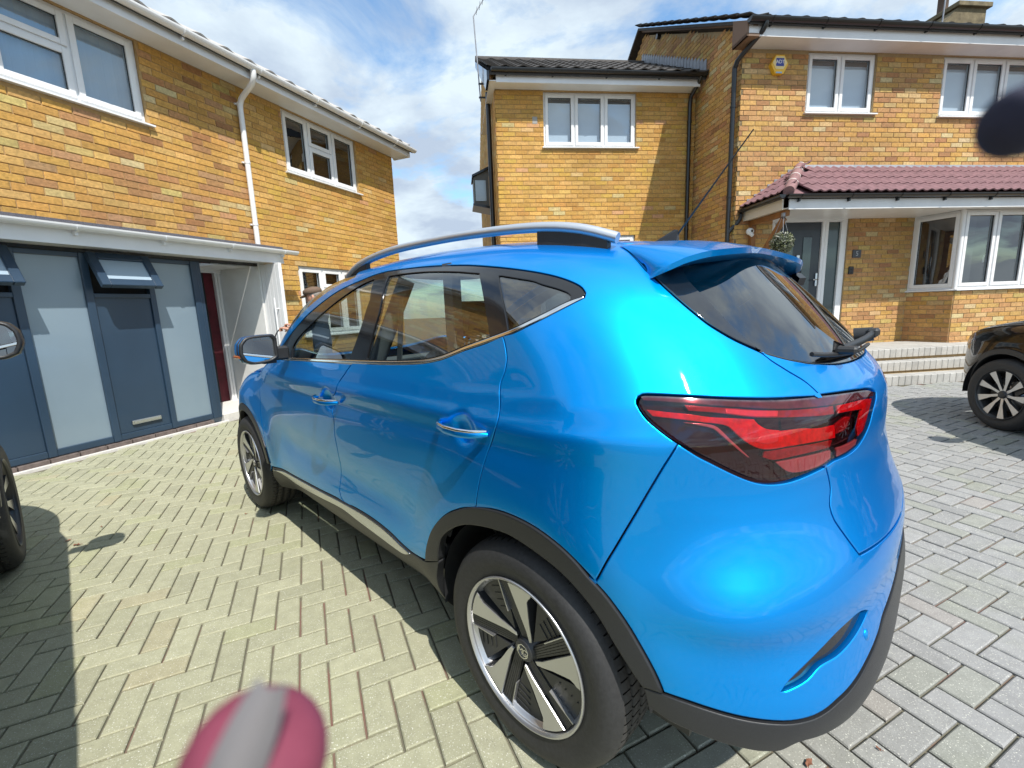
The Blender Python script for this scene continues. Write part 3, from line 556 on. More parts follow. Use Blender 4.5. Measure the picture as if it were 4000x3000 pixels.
    hb=MB(); hb.lathe([(.0,.016),(.030,.016),(.034,.020),(.036,.030),(.062,.040),(.066,.06)],40,0,M); hb.build('hub',M_rimdark,w)
    if style==0:
        lg=MB(); oc=[(.0235*math.cos(PI/8+i*PI/4)*.95,.0235*math.sin(PI/8+i*PI/4)) for i in range(8)]
        M2=M@Matrix.Rotation(math.radians(12) if side>0 else 0,4,'Z')
        MX=M2@(Matrix.Scale(-1,4,(1,0,0)) if side>0 else Matrix.Identity(4))
        for i in range(8):
            p,q=oc[i],oc[(i+1)%8]; v=Vector((q[0]-p[0],q[1]-p[1])); nn=Vector((-v.y,v.x)).normalized()*.0022
            lg.prism([p,q,(q[0]+nn.x,q[1]+nn.y),(p[0]+nn.x,p[1]+nn.y)],.0138,.0165,0,MX)
        def st(p,q,wd=.0024):
            v=Vector((q[0]-p[0],q[1]-p[1])); nn=Vector((-v.y,v.x)).normalized()*wd/2
            lg.prism([(p[0]-nn.x,p[1]-nn.y),(q[0]-nn.x,q[1]-nn.y),(q[0]+nn.x,q[1]+nn.y),(p[0]+nn.x,p[1]+nn.y)],.0138,.0165,0,MX)
        m=[(-.0165,-.009),(-.0165,.010),(-.009,-.001),(-.0015,.010),(-.0015,-.009)]
        for i in range(4): st(m[i],m[i+1])
        g=[(.0155,.0085),(.0115,.0105),(.0055,.0105),(.0025,.006),(.0025,-.006),(.0055,-.0095),(.0115,-.0095),(.0155,-.007),(.0155,-.0005),(.0095,-.0005)]
        for i in range(9): st(g[i],g[i+1])
        lo=lg.build('wheel_badge',M_chrome,w)
    return w
# ------------------------------------------------------------------ the car
def cutA(pts,fn): return [p for p in pts if fn(p)]
def nearest(pts,p): return int(np.argmin([np.hypot(q[0]-p[0],q[1]-p[1]) for q in pts]))
def build_car(root,paint,detail=True):
    C=CV; gap_top=C['rdoor_gap'][0]; fg=C['fdoor_gap']; fen=C['fender_gap']
    belt=C['belt_b']; wt=C['win_top']; lamp=C['lamp']
    bu=[(a-.0,b+.0125) for a,b in belt]; bu[-1]=(belt[-1][0]+.004,belt[-1][1]+.004)
    iT=nearest(lamp,C['hatch_up'][0]); iB=nearest(lamp,C['bump_gap'][0]); iR=nearest(lamp,C['hatch_low'][0])
    ao=C['arch_out']; ai=C['arch_in']; iG=nearest(ao,C['rdoor_gap'][-1]); iK=nearest(ao,C['bump_gap'][-1])
    ztop=float(f_zr(-.20)); a0,b0=inv(np.array([-.20,1e-6,ztop-.0005])); 
    qg=C['qgap']
    pil=[(a+.012,b+.050) for a,b in wt if a>1.16]
    wsb=AB(1.97,1.105)
    rooff=[(1.50,BT),(1.47,BT-.25),(1.42,BT-.52)]
    pts=list(wt)+[p for p in belt[::-1] if p[0]<gap_top[0]-.004]+C['rdoor_gap']+ao[iG+1:iK]+C['bump_gap'][::-1]+lamp[iB+1:]+lamp[:iT]+C['hatch_up'][:]+qg[1:]+[(AC,float(b0)),(AC,BT),(X0,BT),(1.,BT)]+rooff+pil[::-1]+[wsb]
    sides=(('L',False),('R','R'))
    # full-width shell
    region('body_shell',pts,paint,root,mirror='C',sp=.022)
    region('tailgate',C['glass_bot']+[ABrear(1.152),ABrear(.69)]+C['hatch_low'][::-1]+lamp[iT:iR+1][::-1]+C['hatch_up'],paint,root,mirror='C')
    low=[ABrear(.69),ABrear(.552)]
    bl=region('rear_bumper',C['hatch_low']+low+C['bump_cl'][::-1]+ao[iK:][::-1]+C['bump_gap'][::-1]+lamp[iR:iB][::-1],paint,root,mirror='C',holes=[C['slit']],sp=.018)
    region('bumper_cladding',C['bump_cl']+[ABrear(.548),ABrear(.36)]+C['bump_bot'][::-1]+[ai[-1]],M_black,root,mirror='C',off=.003,skirt=.05)
    for sd,mi in sides:
        region('reflector_slot',C['slit'],M_gloss,bl,off=-.012,mirror=mi,gap=-.002,skirt=0)
        sg=1 if sd=='L' else -1
        q=region('tail_light',lamp,M_lampdark,root,off=-.018 if detail else -.004,mirror=mi,gap=.003,sp=.016,skirt=.01)
        if detail: region('lens_cover',lamp,M_lenscover,q,off=.0,mirror=mi,gap=.0028,sp=.016,skirt=0,lip=.003,lipd=.003)
        if detail:
            for nm,mt,of in (('lamp_clear',M_lampclear,-.003),('lamp_red_a',M_lampred2,-.008),('lamp_red_b',M_lampred,-.006),('lamp_red_c',M_lampred,-.005),('lamp_red_d',M_lampred2,-.009),('lamp_white_a',M_lampwhite,-.006),('lamp_white_b',M_lampwhite,-.006),('lamp_chrome',M_lampwhite,-.006),('lamp_pink_a',M_lamppink,-.005),('lamp_pink_b',M_lamppink,-.007),('lamp_dark_a',M_lampdark,-.0052),('lamp_dark_b',M_lampdark,-.0052),('lamp_mar',M_lampred2,-.010)):
                region('lens',C[nm],mt,q,off=of,mirror=mi,gap=0,lip=.0012,lipd=.001,skirt=.005,sp=.012,step=.008)
        # doors
        sl=C['sill_top']; gx=fg[-1][0]
        fd=[p for p in belt if p[0]>fg[0][0]+.004]+fg+[p for p in sl[::-1] if p[0]>gx+.01 and p[0]<fen[-1][0]-.01]+fen[::-1]
        f=region('door',fd,paint,root,mirror=mi,refine=[(1.175,.956-Z0,.075,.009)])
        rd=[p for p in belt if gap_top[0]+.004<p[0]<fg[0][0]-.004]+[gap_top]+C['rdoor_gap'][1:]+ao[:iG][::-1]+[p for p in sl[::-1] if p[0]<gx-.01 and p[0]>ao[0][0]+.02]+fg[::-1]
        r=region('door',rd,paint,root,mirror=mi,refine=[(.205,(.985-Z0),.075,.009)])
        ws=region('window_surround',list(wt)+bu[::-1],M_gloss,root,mirror=mi,off=-.003,gap=.001,holes=[C['fglass'],C['rglass'],C['qglass']],sp=.02)
        region('belt_trim',belt+bu[::-1],M_chrome,root,mirror=mi,off=.002,gap=.0008,skirt=.012,sp=.006,lip=.003,lipd=.003)
        for gm,nm,dr in (('fglass','door_window',f),('rglass','door_window',r),('qglass','quarter_window',root)):
            region(nm,[tuple(p) for p in insetp(dense(C[gm])[::(1 if area(dense(C[gm]))>0 else -1)],-.006)],M_sideglass if gm!='qglass' else M_privacy,dr,mirror=mi,off=-.008,skirt=0,gap=0)
        # pillar split line
        # arches, sills
        arch=list(ao)+ai[::-1]
        region('wheel_arch_trim',arch,M_black,root,mirror=mi,off=.007,gap=.0005,skirt=.03,sp=.014,lip=.004,lipd=.003)
        fa=[AB(2.585+.425*math.cos(t),.334+.425*math.sin(t)) for t in np.linspace(math.radians(168),math.radians(-8),26)]
        fi=[AB(2.585+.375*math.cos(t),.334+.375*math.sin(t)) for t in np.linspace(math.radians(168),math.radians(-8),26)]
        region('wheel_arch_trim',fa+fi[::-1],M_black,root,mirror=mi,off=.007,gap=.0005,skirt=.03,sp=.014,lip=.004,lipd=.003)
        sb=[AB(x,.238) for x in np.linspace(2.215,.42,16)]
        si=region('sill_trim',sl+[ai[0],AB(.398,.40)]+sb[::-1]+[AB(2.205,.33)],M_black,root,mirror=mi,off=.004,gap=.0005,skirt=.03)
        s2=[(a,b-.004) for a,b in sl[1:]]; 
        region('silver_strip',C['silver_b']+[p for p in s2[::-1] if p[0]<2.15 and p[0]>.60],M_alu,si,mirror=mi,off=.009,gap=0,skirt=.008,sp=.012,lip=.003,lipd=.003)
        region('front_wing',fen+[AB(2.215,.36)]+fa+[AB(3.05,.30),AB(3.3,.35),AB(3.40,.62),AB(3.33,.83),AB(2.9,.93),AB(2.45,.985),AB(2.12,1.075)],paint,root,mirror=mi)
        # handles
        for (hx,hz,dr) in (((.205,.985,r),(1.175,.956,f)) if detail else ()):
            hb=MB(); y0=.883
            prof=[(-.112,.884),(-.100,.897),(-.075,.915),(-.03,.927),(.03,.927),(.075,.915),(.100,.897),(.112,.884)]
            hb.tube([(hx+u,sg*v,hz) for u,v in prof],[.006,.010,.0125,.0135,.0135,.0125,.010,.006],10,0,ry=.009)
            h=hb.build('door_handle',paint,dr)
            cb2=MB(); cb2.tube([(hx+u,sg*(v+.005),hz+.0105) for u,v in prof],[.003,.0045,.005,.005,.005,.005,.0045,.003],8,0); 
            cb2.build('handle_trim',M_chrome,dr)
        # mirror
        m=bpy.data.objects.new('wing_mirror',None); link(m,root); m.empty_display_size=.1
        MZ=Matrix.Translation((1.60,sg*1.015,1.180))@Matrix.Rotation(sg*math.radians(7),4,'Z')
        hs=MB(); prof=[]
        ol=[(.085,.050),(.070,.068),(.0,.066),(-.055,.058),(-.082,.030),(-.086,-.015),(-.070,-.052),(-.03,-.068),(.05,-.062),(.085,-.045)]
        ol=[(-y,z) for y,z in ol]   # outboard positive
        rings=[(0.,1.0),(.012,1.05),(.05,1.06),(.09,.92),(.118,.66),(.132,.3)]
        vs=[];n=len(ol)
        OL=dense(ol,.012); n=len(OL)
        for dx,sc in rings: vs+=[MZ@Vector((dx,sg*p[0]*sc,p[1]*sc)) for p in OL]
        nr=len(rings); hs.add(vs,[(i*n+k,i*n+(k+1)%n,(i+1)*n+(k+1)%n,(i+1)*n+k) for i in range(nr-1) for k in range(n)],0,True); hs.add(vs[(nr-1)*n:],[tuple(range(n))],0,True)
        hs.build('mirror_shell',paint,m)
        bz=MB(); o2=[MZ@Vector((-.002,sg*p[0]*1.03,p[1]*1.03)) for p in OL]; i2=[MZ@Vector((-.004,sg*p[0]*.88,p[1]*.88)) for p in OL]; i3=[MZ@Vector((.012,sg*p[0]*.86,p[1]*.86)) for p in OL]; o3=[MZ@Vector((.03,sg*p[0]*1.065,p[1]*1.065)) for p in OL]
        vs=o3+o2+i2+i3; bz.add(vs,[(i*n+k,i*n+(k+1)%n,(i+1)*n+(k+1)%n,(i+1)*n+k) for i in range(3) for k in range(n)],0,True); 
        bz.box((0.,-.03,-.075),(.06,.03,-.050),0,MZ@Matrix.Translation((.01,-sg*.05,0)))
        bz.box((.005,-.06,-.055),(.055,.06,.015),0,MZ@Matrix.Translation((.02,-sg*.10,-.01)),bev=.01)
        bz.build('mirror_bezel',M_black,m)
        gl=MB(); gl.add([MZ@Vector((.010,sg*p[0]*.875,p[1]*.875)) for p in OL],[tuple(range(n))],0); gl.build('mirror_glass',M_mirror,m)
        ind=MB()
        if detail: ind.tube([MZ@Vector((.012,sg*.088,-.030)),MZ@Vector((.05,sg*.094,-.030)),MZ@Vector((.1,sg*.078,-.028))],[.007,.009,.006],8,0); (ind.build('indicator',M_orange,m) if detail else None)
        # roof rail
        rp=[(1.405,.612,1.523),(1.36,.611,1.545),(1.28,.610,1.571),(1.15,.608,1.592),(.97,.604,1.607),(.75,.598,1.610),(.51,.590,1.607),(.28,.575,1.597),(.12,.558,1.583),(.0,.54,1.560),(-.10,.515,1.525)]
        rr=MB(); R2=[(sg*0+x,sg*y,z) for x,y,z in rp]
        rr.tube(dense3(R2,.03),.0165,12,0,ry=.020); ra=rr.build('roof_rail',mat('satin_rail',(.66,.68,.71),.38,.75),root)
        ft=MB()
        for (xa,xb,h) in ((1.385,1.20,0),(.16,-.075,1)):
            xs=np.linspace(xa,xb,7); top=[];bot=[]
            for x in xs:
                zt=float(np.interp(x,[p[0] for p in rp][::-1],[p[2] for p in rp][::-1]))-.006; y=float(np.interp(x,[p[0] for p in rp][::-1],[p[1] for p in rp][::-1]))
                top.append((x,sg*y,zt))
            zb=None
            e0=-.02 if h==0 else .0; e1=.0 if h==0 else 0
            vs=[]
            for i,(x,y,z) in enumerate(top):
                for dy in (-.010,.010): vs+=[(x,y+dy,z),(x,y+dy,min(roofz(x,abs(y))-.006,z-.004))]
            for i in range(6):
                b_=i*4; c_=b_+4; ft.add([vs[k] for k in (b_,b_+1,b_+2,b_+3,c_,c_+1,c_+2,c_+3)],[(0,1,5,4),(2,6,7,3),(0,4,6,2),(1,3,7,5)]+([(0,2,3,1)] if i==0 else [])+([(4,5,7,6)] if i==5 else []),0)
        ft.build('rail_foot',M_black,ra)
        # wheels and wells
        for wx in (0,2.585):
            wheel(root,wx,sg,67.5 if wx==0 else 25,detail,0 if paint is M_blue else 1)
            wl=MB(); prof=[(.40,.855),(.402,.45)]
            vs=[];k=28
            for i in range(k+1):
                t=math.radians(-6)+math.radians(178)*i/k
                for rr_,yy in prof: vs.append((wx+rr_*math.cos(t),sg*yy,.334+rr_*math.sin(t)))
            wl.add(vs,[(2*i,2*i+2,2*i+3,2*i+1) for i in range(k)],0,True)
            wl.add([(wx+.40*math.cos(2*PI*i/24),sg*.45,.334+.40*math.sin(2*PI*i/24)) for i in range(24)],[tuple(range(24))],0)
            wl.build('wheel_well',M_black,root)
        # side blade beside the rear window
        region('window_blade',qg[:12]+C['glass_l'][::-1],M_pgloss,root,mirror=mi,off=.004,gap=.0015,sp=.014,skirt=.03)
    zg=1.475
    region('tailgate_top',qg[11:]+[(AC,float(b0)-.003),ABrear(zg-.004),AB2(-.25,.42,1.456),C['glass_l'][-1]],paint,root,mirror='C',sp=.018)
    region('rear_window',C['glass_bot']+[ABrear(1.154),ABrear(zg)]+[tuple(AB2(-.25,.42,1.46))]+C['glass_l'][::-1],M_privacy if detail else M_privacy,root,mirror='C',off=-.002,gap=.001,sp=.02,skirt=.006)
    # inside lining of the shell, windscreen, bonnet
    wc=lambda P:((np.hypot(P[:,0],P[:,2]-.334)<.42)|(np.hypot(P[:,0]-2.585,P[:,2]-.334)<.40))
    region('inner_lining',[(AC,ABrear(.45)[1]),(AC,ABrear(1.12)[1]),AB(-.40,1.08),AB(0.,1.10),AB(.4,1.08),AB(1.8,1.06),AB(2.3,.96),(AF,ABfront(.95)[1]),(AF,ABfront(.3)[1]),AB(2.9,.26),AB(.6,.26),AB(-.3,.45)],M_dark,root,mirror='C',off=-.020,skirt=0,gap=0,sp=.045,cut=wc)
    region('headlining',[AB2(-.12,0,None),AB2(-.10,.42,1.51),AB2(.3,.50,1.54),AB2(1.2,.54,1.54),(1.45,BT-.3),(1.5,BT),(X0,BT)],M_greytrim,root,mirror='C',off=-.03,skirt=0,gap=0,sp=.05)
    region('windscreen',[wsb]+pil+rooff[::-1]+[(1.52,BT),(2.2,BT),(AF,BT),(AF,.30)]+[AB2(2.30,.5,1.10)],M_sideglass,root,mirror='C',off=-.004,sp=.04)
    region('bonnet',[AB(2.12,1.08),AB(2.45,.99),AB(2.9,.935),AB(3.33,.835),ABfront(.84),(AF,.285),AB2(2.30,.5,1.095)],paint,root,mirror='C',sp=.03)
    region('front_bumper',[ABfront(.835),AB(3.33,.825),AB(3.40,.62),AB(3.3,.35),AB(3.05,.30),AB(3.05,.22),ABfront(.22)],M_black,root,mirror='C',sp=.04)
    if not detail:
        for sd,mi in sides:
            hl=region('headlight',[AB(2.98,.80),AB(3.12,.865),AB(3.27,.845),AB(3.39,.77),AB(3.40,.70),AB(3.2,.735)],M_lampclear,root,mirror=mi,off=.006,gap=0,sp=.02)
            region('lens',[AB(3.08,.80),AB(3.2,.825),AB(3.34,.775),AB(3.36,.735),AB(3.2,.755)],M_alu,hl,mirror=mi,off=.008,gap=0,sp=.02,skirt=.004)
    fl=MB(); fl.box((-.42,-.68,.20),(3.1,.68,.24)); fl.box((-.42,-.44,.24),(2.95,.44,.42)); fl.build('underbody',M_black,root)
    interior(root,detail)
    if detail: extras(root,paint)
def roofz(x,y):
    zt=np.linspace(1.2,1.62,500); ok=(y<Yside(np.full(500,x),zt))&(zt<f_zr(x)); return float(zt[ok].max())
def AB2(x,y,z):
    if z is None: z=float(f_zr(x))-.001
    a,b=inv(np.array([x,max(y,1e-6),z])); 
    return (float(a),float(b)) if y>0 else (AC if x<X0 else float(a),float(b))
def dense3(pts,step):
    P=[Vector(p) for p in pts]; out=[]
    for i in range(len(P)-1):
        p0=P[max(i-1,0)];p1=P[i];p2=P[i+1];p3=P[min(i+2,len(P)-1)]; k=max(1,int((p2-p1).length/step))
        for j in range(k):
            t=j/k; out.append(.5*((2*p1)+(p2-p0)*t+(2*p0-5*p1+4*p2-p3)*t*t+(3*p1-p0-3*p2+p3)*t**3))
    out.append(P[-1]); return out
def interior(root,detail):
    def seat(x,y,w,nm='seat',h=.62):
        s=MB(); 
        s.box((x-.25,y-w/2,.45),(x+.27,y+w/2,.62),0,None,.05)
        Mb=Matrix.Translation((x-.22,y,.58))@Matrix.Rotation(math.radians(-16),4,'Y')
        s.box((-.06,-w/2,0),(.07,w/2,h),0,Mb,.05)
        o=s.build(nm,M_fabric,root)
        hd=MB(); ys=(0,) if w<.7 else (-.42,0,.42)
        for yy in ys: hd.box((-.05,yy-.12,h+.05),(.05,yy+.12,h+.20),0,Mb,.035); hd.tube([Mb@Vector((0,yy-.04,h-.02)),Mb@Vector((0,yy-.04,h+.08))],.006,6); hd.tube([Mb@Vector((0,yy+.04,h-.02)),Mb@Vector((0,yy+.04,h+.08))],.006,6)
        hd.build('headrest',M_fabric,o)
    seat(1.12,.38,.5); seat(1.12,-.38,.5); seat(.18,0,1.28,'rear_bench',.56)
    d=MB(); d.box((1.72,-.72,.70),(2.15,.72,1.02),0,None,.08); d.box((1.55,-.14,.45),(1.9,.14,.75),0,None,.03); d.build('dashboard',M_greytrim,root)
    st=MB(); MS=Matrix.Translation((1.56,-.38,.98))@Matrix.Rotation(math.radians(-65),4,'Y')
    st.lathe([(.165,.0),(.172,.012),(.185,.014),(.19,0),(.185,-.014),(.172,-.012),(.165,0)],36,0,MS); st.box((-.16,-.02,-.01),(.16,.02,.012),0,MS); st.box((-.05,-.06,-.015),(.06,.06,.02),0,MS,.01); st.tube([MS@Vector((0,0,0)),(1.78,-.38,.88)],.03,8)
    st.build('steering_wheel',M_greytrim,root)
    p=MB()
    for sg in (1,-1): p.box((.45,sg*.66,1.08),(.50,sg*.70,1.50)); p.tube([(.98,sg*.74,1.10),(.86,sg*.62,1.47)],.035,6); p.tube([(.02,sg*.66,1.2),(-.05,sg*.52,1.42)],.035,6)
    p.build('pillar_trim',M_greytrim,root)
    sb=MB()
    for sg in (1,-1): sb.add([(.86,sg*.66,1.42),(.86,sg*.655,1.42),(.98,sg*.70,.55),(.98,sg*.705,.55),(.83,sg*.66,1.42),(.83,sg*.655,1.42),(.93,sg*.70,.55),(.93,sg*.705,.55)],[(0,1,2,3),(4,7,6,5),(0,3,7,4),(1,5,6,2)])
    sb.build('seat_belt',M_greytrim,root)
    if detail:
        # light plastic D-pillar trim seen through the quarter window
        q=MB(); q.box((-.075,.60,1.25),(-.03,.63,1.44),0,Matrix.Rotation(0,4,'Y'),.008); q.build('rear_pillar_trim',M_sticker,root)
def extras(root,paint):
    # rear spoiler with its fins
    tip=[(-.345,0,1.497),(-.385,.15,1.492),(-.392,.30,1.482),(-.383,.40,1.474),(-.357,.50,1.461),(-.312,.57,1.444)]
    tip=[(-.372,0,1.493),(-.378,.15,1.4895),(-.388,.30,1.480),(-.379,.40,1.472),(-.356,.50,1.461),(-.312,.57,1.443)]
    q11=S(np.array([CV['qgap'][11][0]]),np.array([CV['qgap'][11][1]]))[0]; tip=tip[:-1]+[(-.318,.553,1.446),(-.27,.575,1.425),tuple(q11+np.array([-.004,.002,.002]))]
    rt=[(-.16,0),(-.155,.15),(-.15,.30),(-.135,.40),(-.105,.47),(-.09,.49),(float(q11[0])+.02,float(q11[1])-.012)]
    T=[]; 
    ys=np.linspace(0,1,25)
    def lerp(pts,t): 
        P=np.array(pts,float); u=t*(len(P)-1); i=min(int(u),len(P)-2); return P[i]+(P[i+1]-P[i])*(u-i)
    tipd=dense3([(p) for p in tip],.02); n=len(tipd)
    rtd=[lerp([(x,y) for x,y in rt],i/(n-1)) for i in range(n)]
    for sgn in (1,-1):
        pass
    s=MB(); rows=7
    allv=[]
    half=[]
    for i in range(n):
        e=np.array(tipd[i]); x0,y0=rtd[i]; 
        a,b=inv(np.array([x0,max(y0,1e-5),float(f_zr(x0))-.03])); 
        # point on the roof surface under (x0,y0)
        zt=np.linspace(1.35,1.60,400); ins=[z for z in zt if y0<float(Yside(x0,z)) and z<float(f_zr(x0)) ]
        z0=(max(ins) if ins else 1.5)+.004
        st=np.array([x0,y0,z0]); col=[]
        for k in range(rows):
            t=k/(rows-1); p=st+(e-st)*t; p[2]+=.010*math.sin(PI*t)*(1-.5*i/n)
            col.append(p)
        low=[e+np.array([.004,0,-.016]),e+np.array([.05,-.005*(i>n/2),-.030]),np.array([min(-.225,x0-.07),y0*1.0,z0-.055])]
        half.append(col+low)
    m=rows+3
    for sgn in (1,-1):
        vs=[(p[0],sgn*p[1],p[2]) for c in half for p in c]
        f=[(i*m+k,(i+1)*m+k,(i+1)*m+k+1,i*m+k+1) for i in range(n-1) for k in range(m-1)]
        s.add(vs,f if sgn>0 else [q[::-1] for q in f],0,True)
        s.add([vs[(n-1)*m+k] for k in range(m)],[tuple(range(m)) if sgn>0 else tuple(range(m))[::-1]],0)
    bm=bmesh.new(); o=s.build('rear_spoiler',paint,root)
    bm.from_mesh(o.data); bmesh.ops.remove_doubles(bm,verts=bm.verts,dist=1e-4); bmesh.ops.recalc_face_normals(bm,faces=bm.faces)
    for e in bm.edges:
        if len(e.link_faces)==2 and e.calc_face_angle(0)>.6: e.smooth=False
    bm.to_mesh(o.data); bm.free()
    for sg in (1,-1):
        fb=MB(); out=[(-.312,.572,1.444),(-.345,.545,1.437),(-.372,.515,1.415),(-.365,.510,1.385),(-.33,.53,1.362),(-.29,.56,1.375)]
        vs=[(x,sg*y,z) for x,y,z in out]+[(x+.02,sg*(y-.018),z) for x,y,z in out]; k=len(out)
        fb.add(vs,[tuple(range(k)),tuple(range(k,2*k))[::-1]]+[(i,(i+1)%k,k+(i+1)%k,k+i) for i in range(k)],0); 
        if sg<0: fb.build('spoiler_fin',M_gloss,o)
    # wiper
    w=MB(); w.tube([(-.612,.02,1.215),(-.655,.02,1.222)],[.024,.020],12); w.box((-.668,-.02,1.212),(-.640,.045,1.238),0,None,.006)
    w.tube(dense3([(-.655,.02,1.226),(-.645,.12,1.212),(-.618,.26,1.198)],.03),[.015]*0 or .012,6,ry=.008); w.box((-.650,.24,1.186),(-.604,.285,1.206),0,None,.006)
    w.tube(dense3([(-.632,-.12,1.180),(-.630,.10,1.178),(-.604,.30,1.186),(-.575,.40,1.196)],.04),.006,6); w.build('rear_wiper',M_black,root)
    # aerial
    a=MB(); a.add([(.055,-.022,1.560),(.055,.022,1.560),(-.05,.018,1.552),(-.05,-.018,1.552),(-.035,0,1.607),(-.05,.004,1.603)],[(0,1,4),(1,2,5,4),(2,3,5),(3,0,4,5),(0,3,2,1)],0); a.tube([(-.045,0,1.585),(-.295,0,1.885)],[.0042,.0022],8); a.build('roof_aerial',M_black,root)
    p=MB(); q=CV['sensor'][0]; P0=S(np.array([q[0]]),np.array([q[1]]))[0]; n0=snorm(np.array([q[0]]),np.array([q[1]]))[0]
    MS=Matrix.Translation(P0)@Vector(n0).to_track_quat('Z','Y').to_matrix().to_4x4(); p.lathe([(.0,.003),(.0085,.003),(.0105,.0012),(.0125,.0012),(.0125,-.002)],20,0,MS); p.build('parking_sensor',paint,root)
# ------------------------------------------------------------------ ground
def gz(x,y): return .022*max(0,y+.117*x-2.2)*float(sst(0.,3.,x))
M_sand=mat('joint_sand',(.15,.14,.10),.95,col2=(.20,.11,.085),nscale=1.9,p0=.50,p1=.60,bump=.5,bscale=260)
gm=MB(); nx,ny=60,60
xs=np.concatenate([np.linspace(-60,-8,6)[:-1],np.linspace(-8,11,39),np.linspace(11,60,6)[1:]]); ys=np.concatenate([np.linspace(-60,-6,6)[:-1],np.linspace(-6,14,41),np.linspace(14,90,6)[1:]])
gm.add([(x,y,(gz(x,y) if -8<=x<=11 and y<=14 else gz(min(max(x,-8),11),min(y,14)))-.012) for y in ys for x in xs],[(j*len(xs)+i,j*len(xs)+i+1,(j+1)*len(xs)+i+1,(j+1)*len(xs)+i) for j in range(len(ys)-1) for i in range(len(xs)-1)],0,True)
drive=tag(gm.build('driveway',M_sand),kind='structure')
camv=np.array([0,0,CAMH])
def inview(p):
    d=np.array(p)-camv; z=d@_f
    if z<.05: return 0
    u=15.43768/36*(d@_r2)/z; v=15.43768/36*(d@_u2)/z
    return 1./(d@d)*(1 if abs(u)<.52 and abs(v)<.40 else .0001)
def paver_mat():
    m=mat('concrete_paver',(.5,.5,.5),.82,tone=True,noise=.13,nscale=22,bump=.45,bscale=330)
    t=m.node_tree; b=t.nodes['Principled BSDF']; src=b.inputs['Base Color'].links[0].from_socket
    g=N(t,'ShaderNodeNewGeometry')
    # exposed aggregate: pale and dark grit
    v=N(t,'ShaderNodeTexVoronoi',Scale=170.); t.links.new(g.outputs['Position'],v.inputs['Vector'])
    nz=N(t,'ShaderNodeTexNoise',Scale=210.,Detail=2.); t.links.new(g.outputs['Position'],nz.inputs['Vector'])
    lt=N(t,'ShaderNodeMapRange'); lt.inputs['From Min'].default_value=.63; lt.inputs['From Max'].default_value=.70; t.links.new(nz.outputs['Fac'],lt.inputs[0])
    m1=N(t,'ShaderNodeMix',data_type='RGBA'); m1.inputs[7].default_value=(.66,.66,.58,1); t.links.new(lt.outputs[0],m1.inputs[0]); t.links.new(src,m1.inputs[6])
    dk=N(t,'ShaderNodeMapRange'); dk.inputs['From Min'].default_value=.37; dk.inputs['From Max'].default_value=.30; t.links.new(nz.outputs['Fac'],dk.inputs[0])
    sc=N(t,'ShaderNodeMath',operation='MULTIPLY'); sc.inputs[1].default_value=.45; t.links.new(dk.outputs[0],sc.inputs[0])
    m2=N(t,'ShaderNodeMix',data_type='RGBA'); m2.inputs[7].default_value=(.12,.12,.10,1); t.links.new(sc.outputs[0],m2.inputs[0]); t.links.new(m1.outputs[2],m2.inputs[6])
    # algae / reddish stains
    n3=N(t,'ShaderNodeTexNoise',Scale=.9,Detail=6.,Roughness=.65); t.links.new(g.outputs['Position'],n3.inputs['Vector'])
    r3=N(t,'ShaderNodeMapRange'); r3.inputs['From Min'].default_value=.52; r3.inputs['From Max'].default_value=.75; r3.inputs['To Max'].default_value=.55; t.links.new(n3.outputs['Fac'],r3.inputs[0])
    m3=N(t,'ShaderNodeMix',data_type='RGBA'); m3.blend_type='MULTIPLY'; m3.inputs[7].default_value=(.80,.86,.60,1); t.links.new(r3.outputs[0],m3.inputs[0]); t.links.new(m2.outputs[2],m3.inputs[6])
    t.links.new(m3.outputs[2],b.inputs['Base Color']); return m
M_pav=paver_mat()
PA=math.radians(24.6); e1=np.array([math.cos(PA),math.sin(PA)]); e2=np.array([-math.sin(PA),math.cos(PA)]); PO=np.array([-.506,1.197])
GLP=np.array([-4.267,4.649]); GLA=1.1591281; GLU=np.array([math.cos(GLA),math.sin(GLA)]); GLN=np.array([math.sin(GLA),-math.cos(GLA)])
PRP=np.array([0,7.1]); PRA=.11624561; PRU=np.array([math.cos(PRA),math.sin(PRA)]); PRN=np.array([math.sin(PRA),-math.cos(PRA)])
def ground_ok(c):
    if (c-GLP)@GLN<.07: return False
    r=c-PRP; u=r@PRU; o=r@PRN
    if u>3.85 and o<1.80: return False
    if o<-1.25: return False
    return True
pavs=[]
for i in range(-75,125):
    for j in range(-80,110):
        s=(i+j)%4
        if s==2: c=PO+.1*((i+1)*e1+(j+.5)*e2); ang=PA
        elif s==0: c=PO+.1*((i+.5)*e1+(j+1)*e2); ang=PA+PI/2
        else: continue
        if not (-7.2<c[0]<9.5 and -2.5<c[1]<9.5) or not ground_ok(c): continue
        sc=inview((c[0],c[1],0)); d=math.hypot(c[0],c[1])
        if sc<.001 and d>4.5: continue
        pavs.append((sc,c[0],c[1],ang))
pavs.sort(key=lambda p:-p[0])
def pav_tone(x,y):
    k=float(sst(-.3,1.6,x-.25*(y-1.5)))     # buff-green blocks on the left, grey on the right
    g=rnd.gauss(1,.04); a=np.array((.350,.348,.238)); b=np.array((.285,.287,.286))
    c=(a*(1-k)+b*k)*g
    q=rnd.random()
    if q<.02: c=c*np.array((1.03,.97,.93))
    elif q<.12: c=c*np.array((.97,.99,.90))
    elif q<.17: c=c*.92
    return tuple(float(v) for v in np.clip(c,.02,.9))
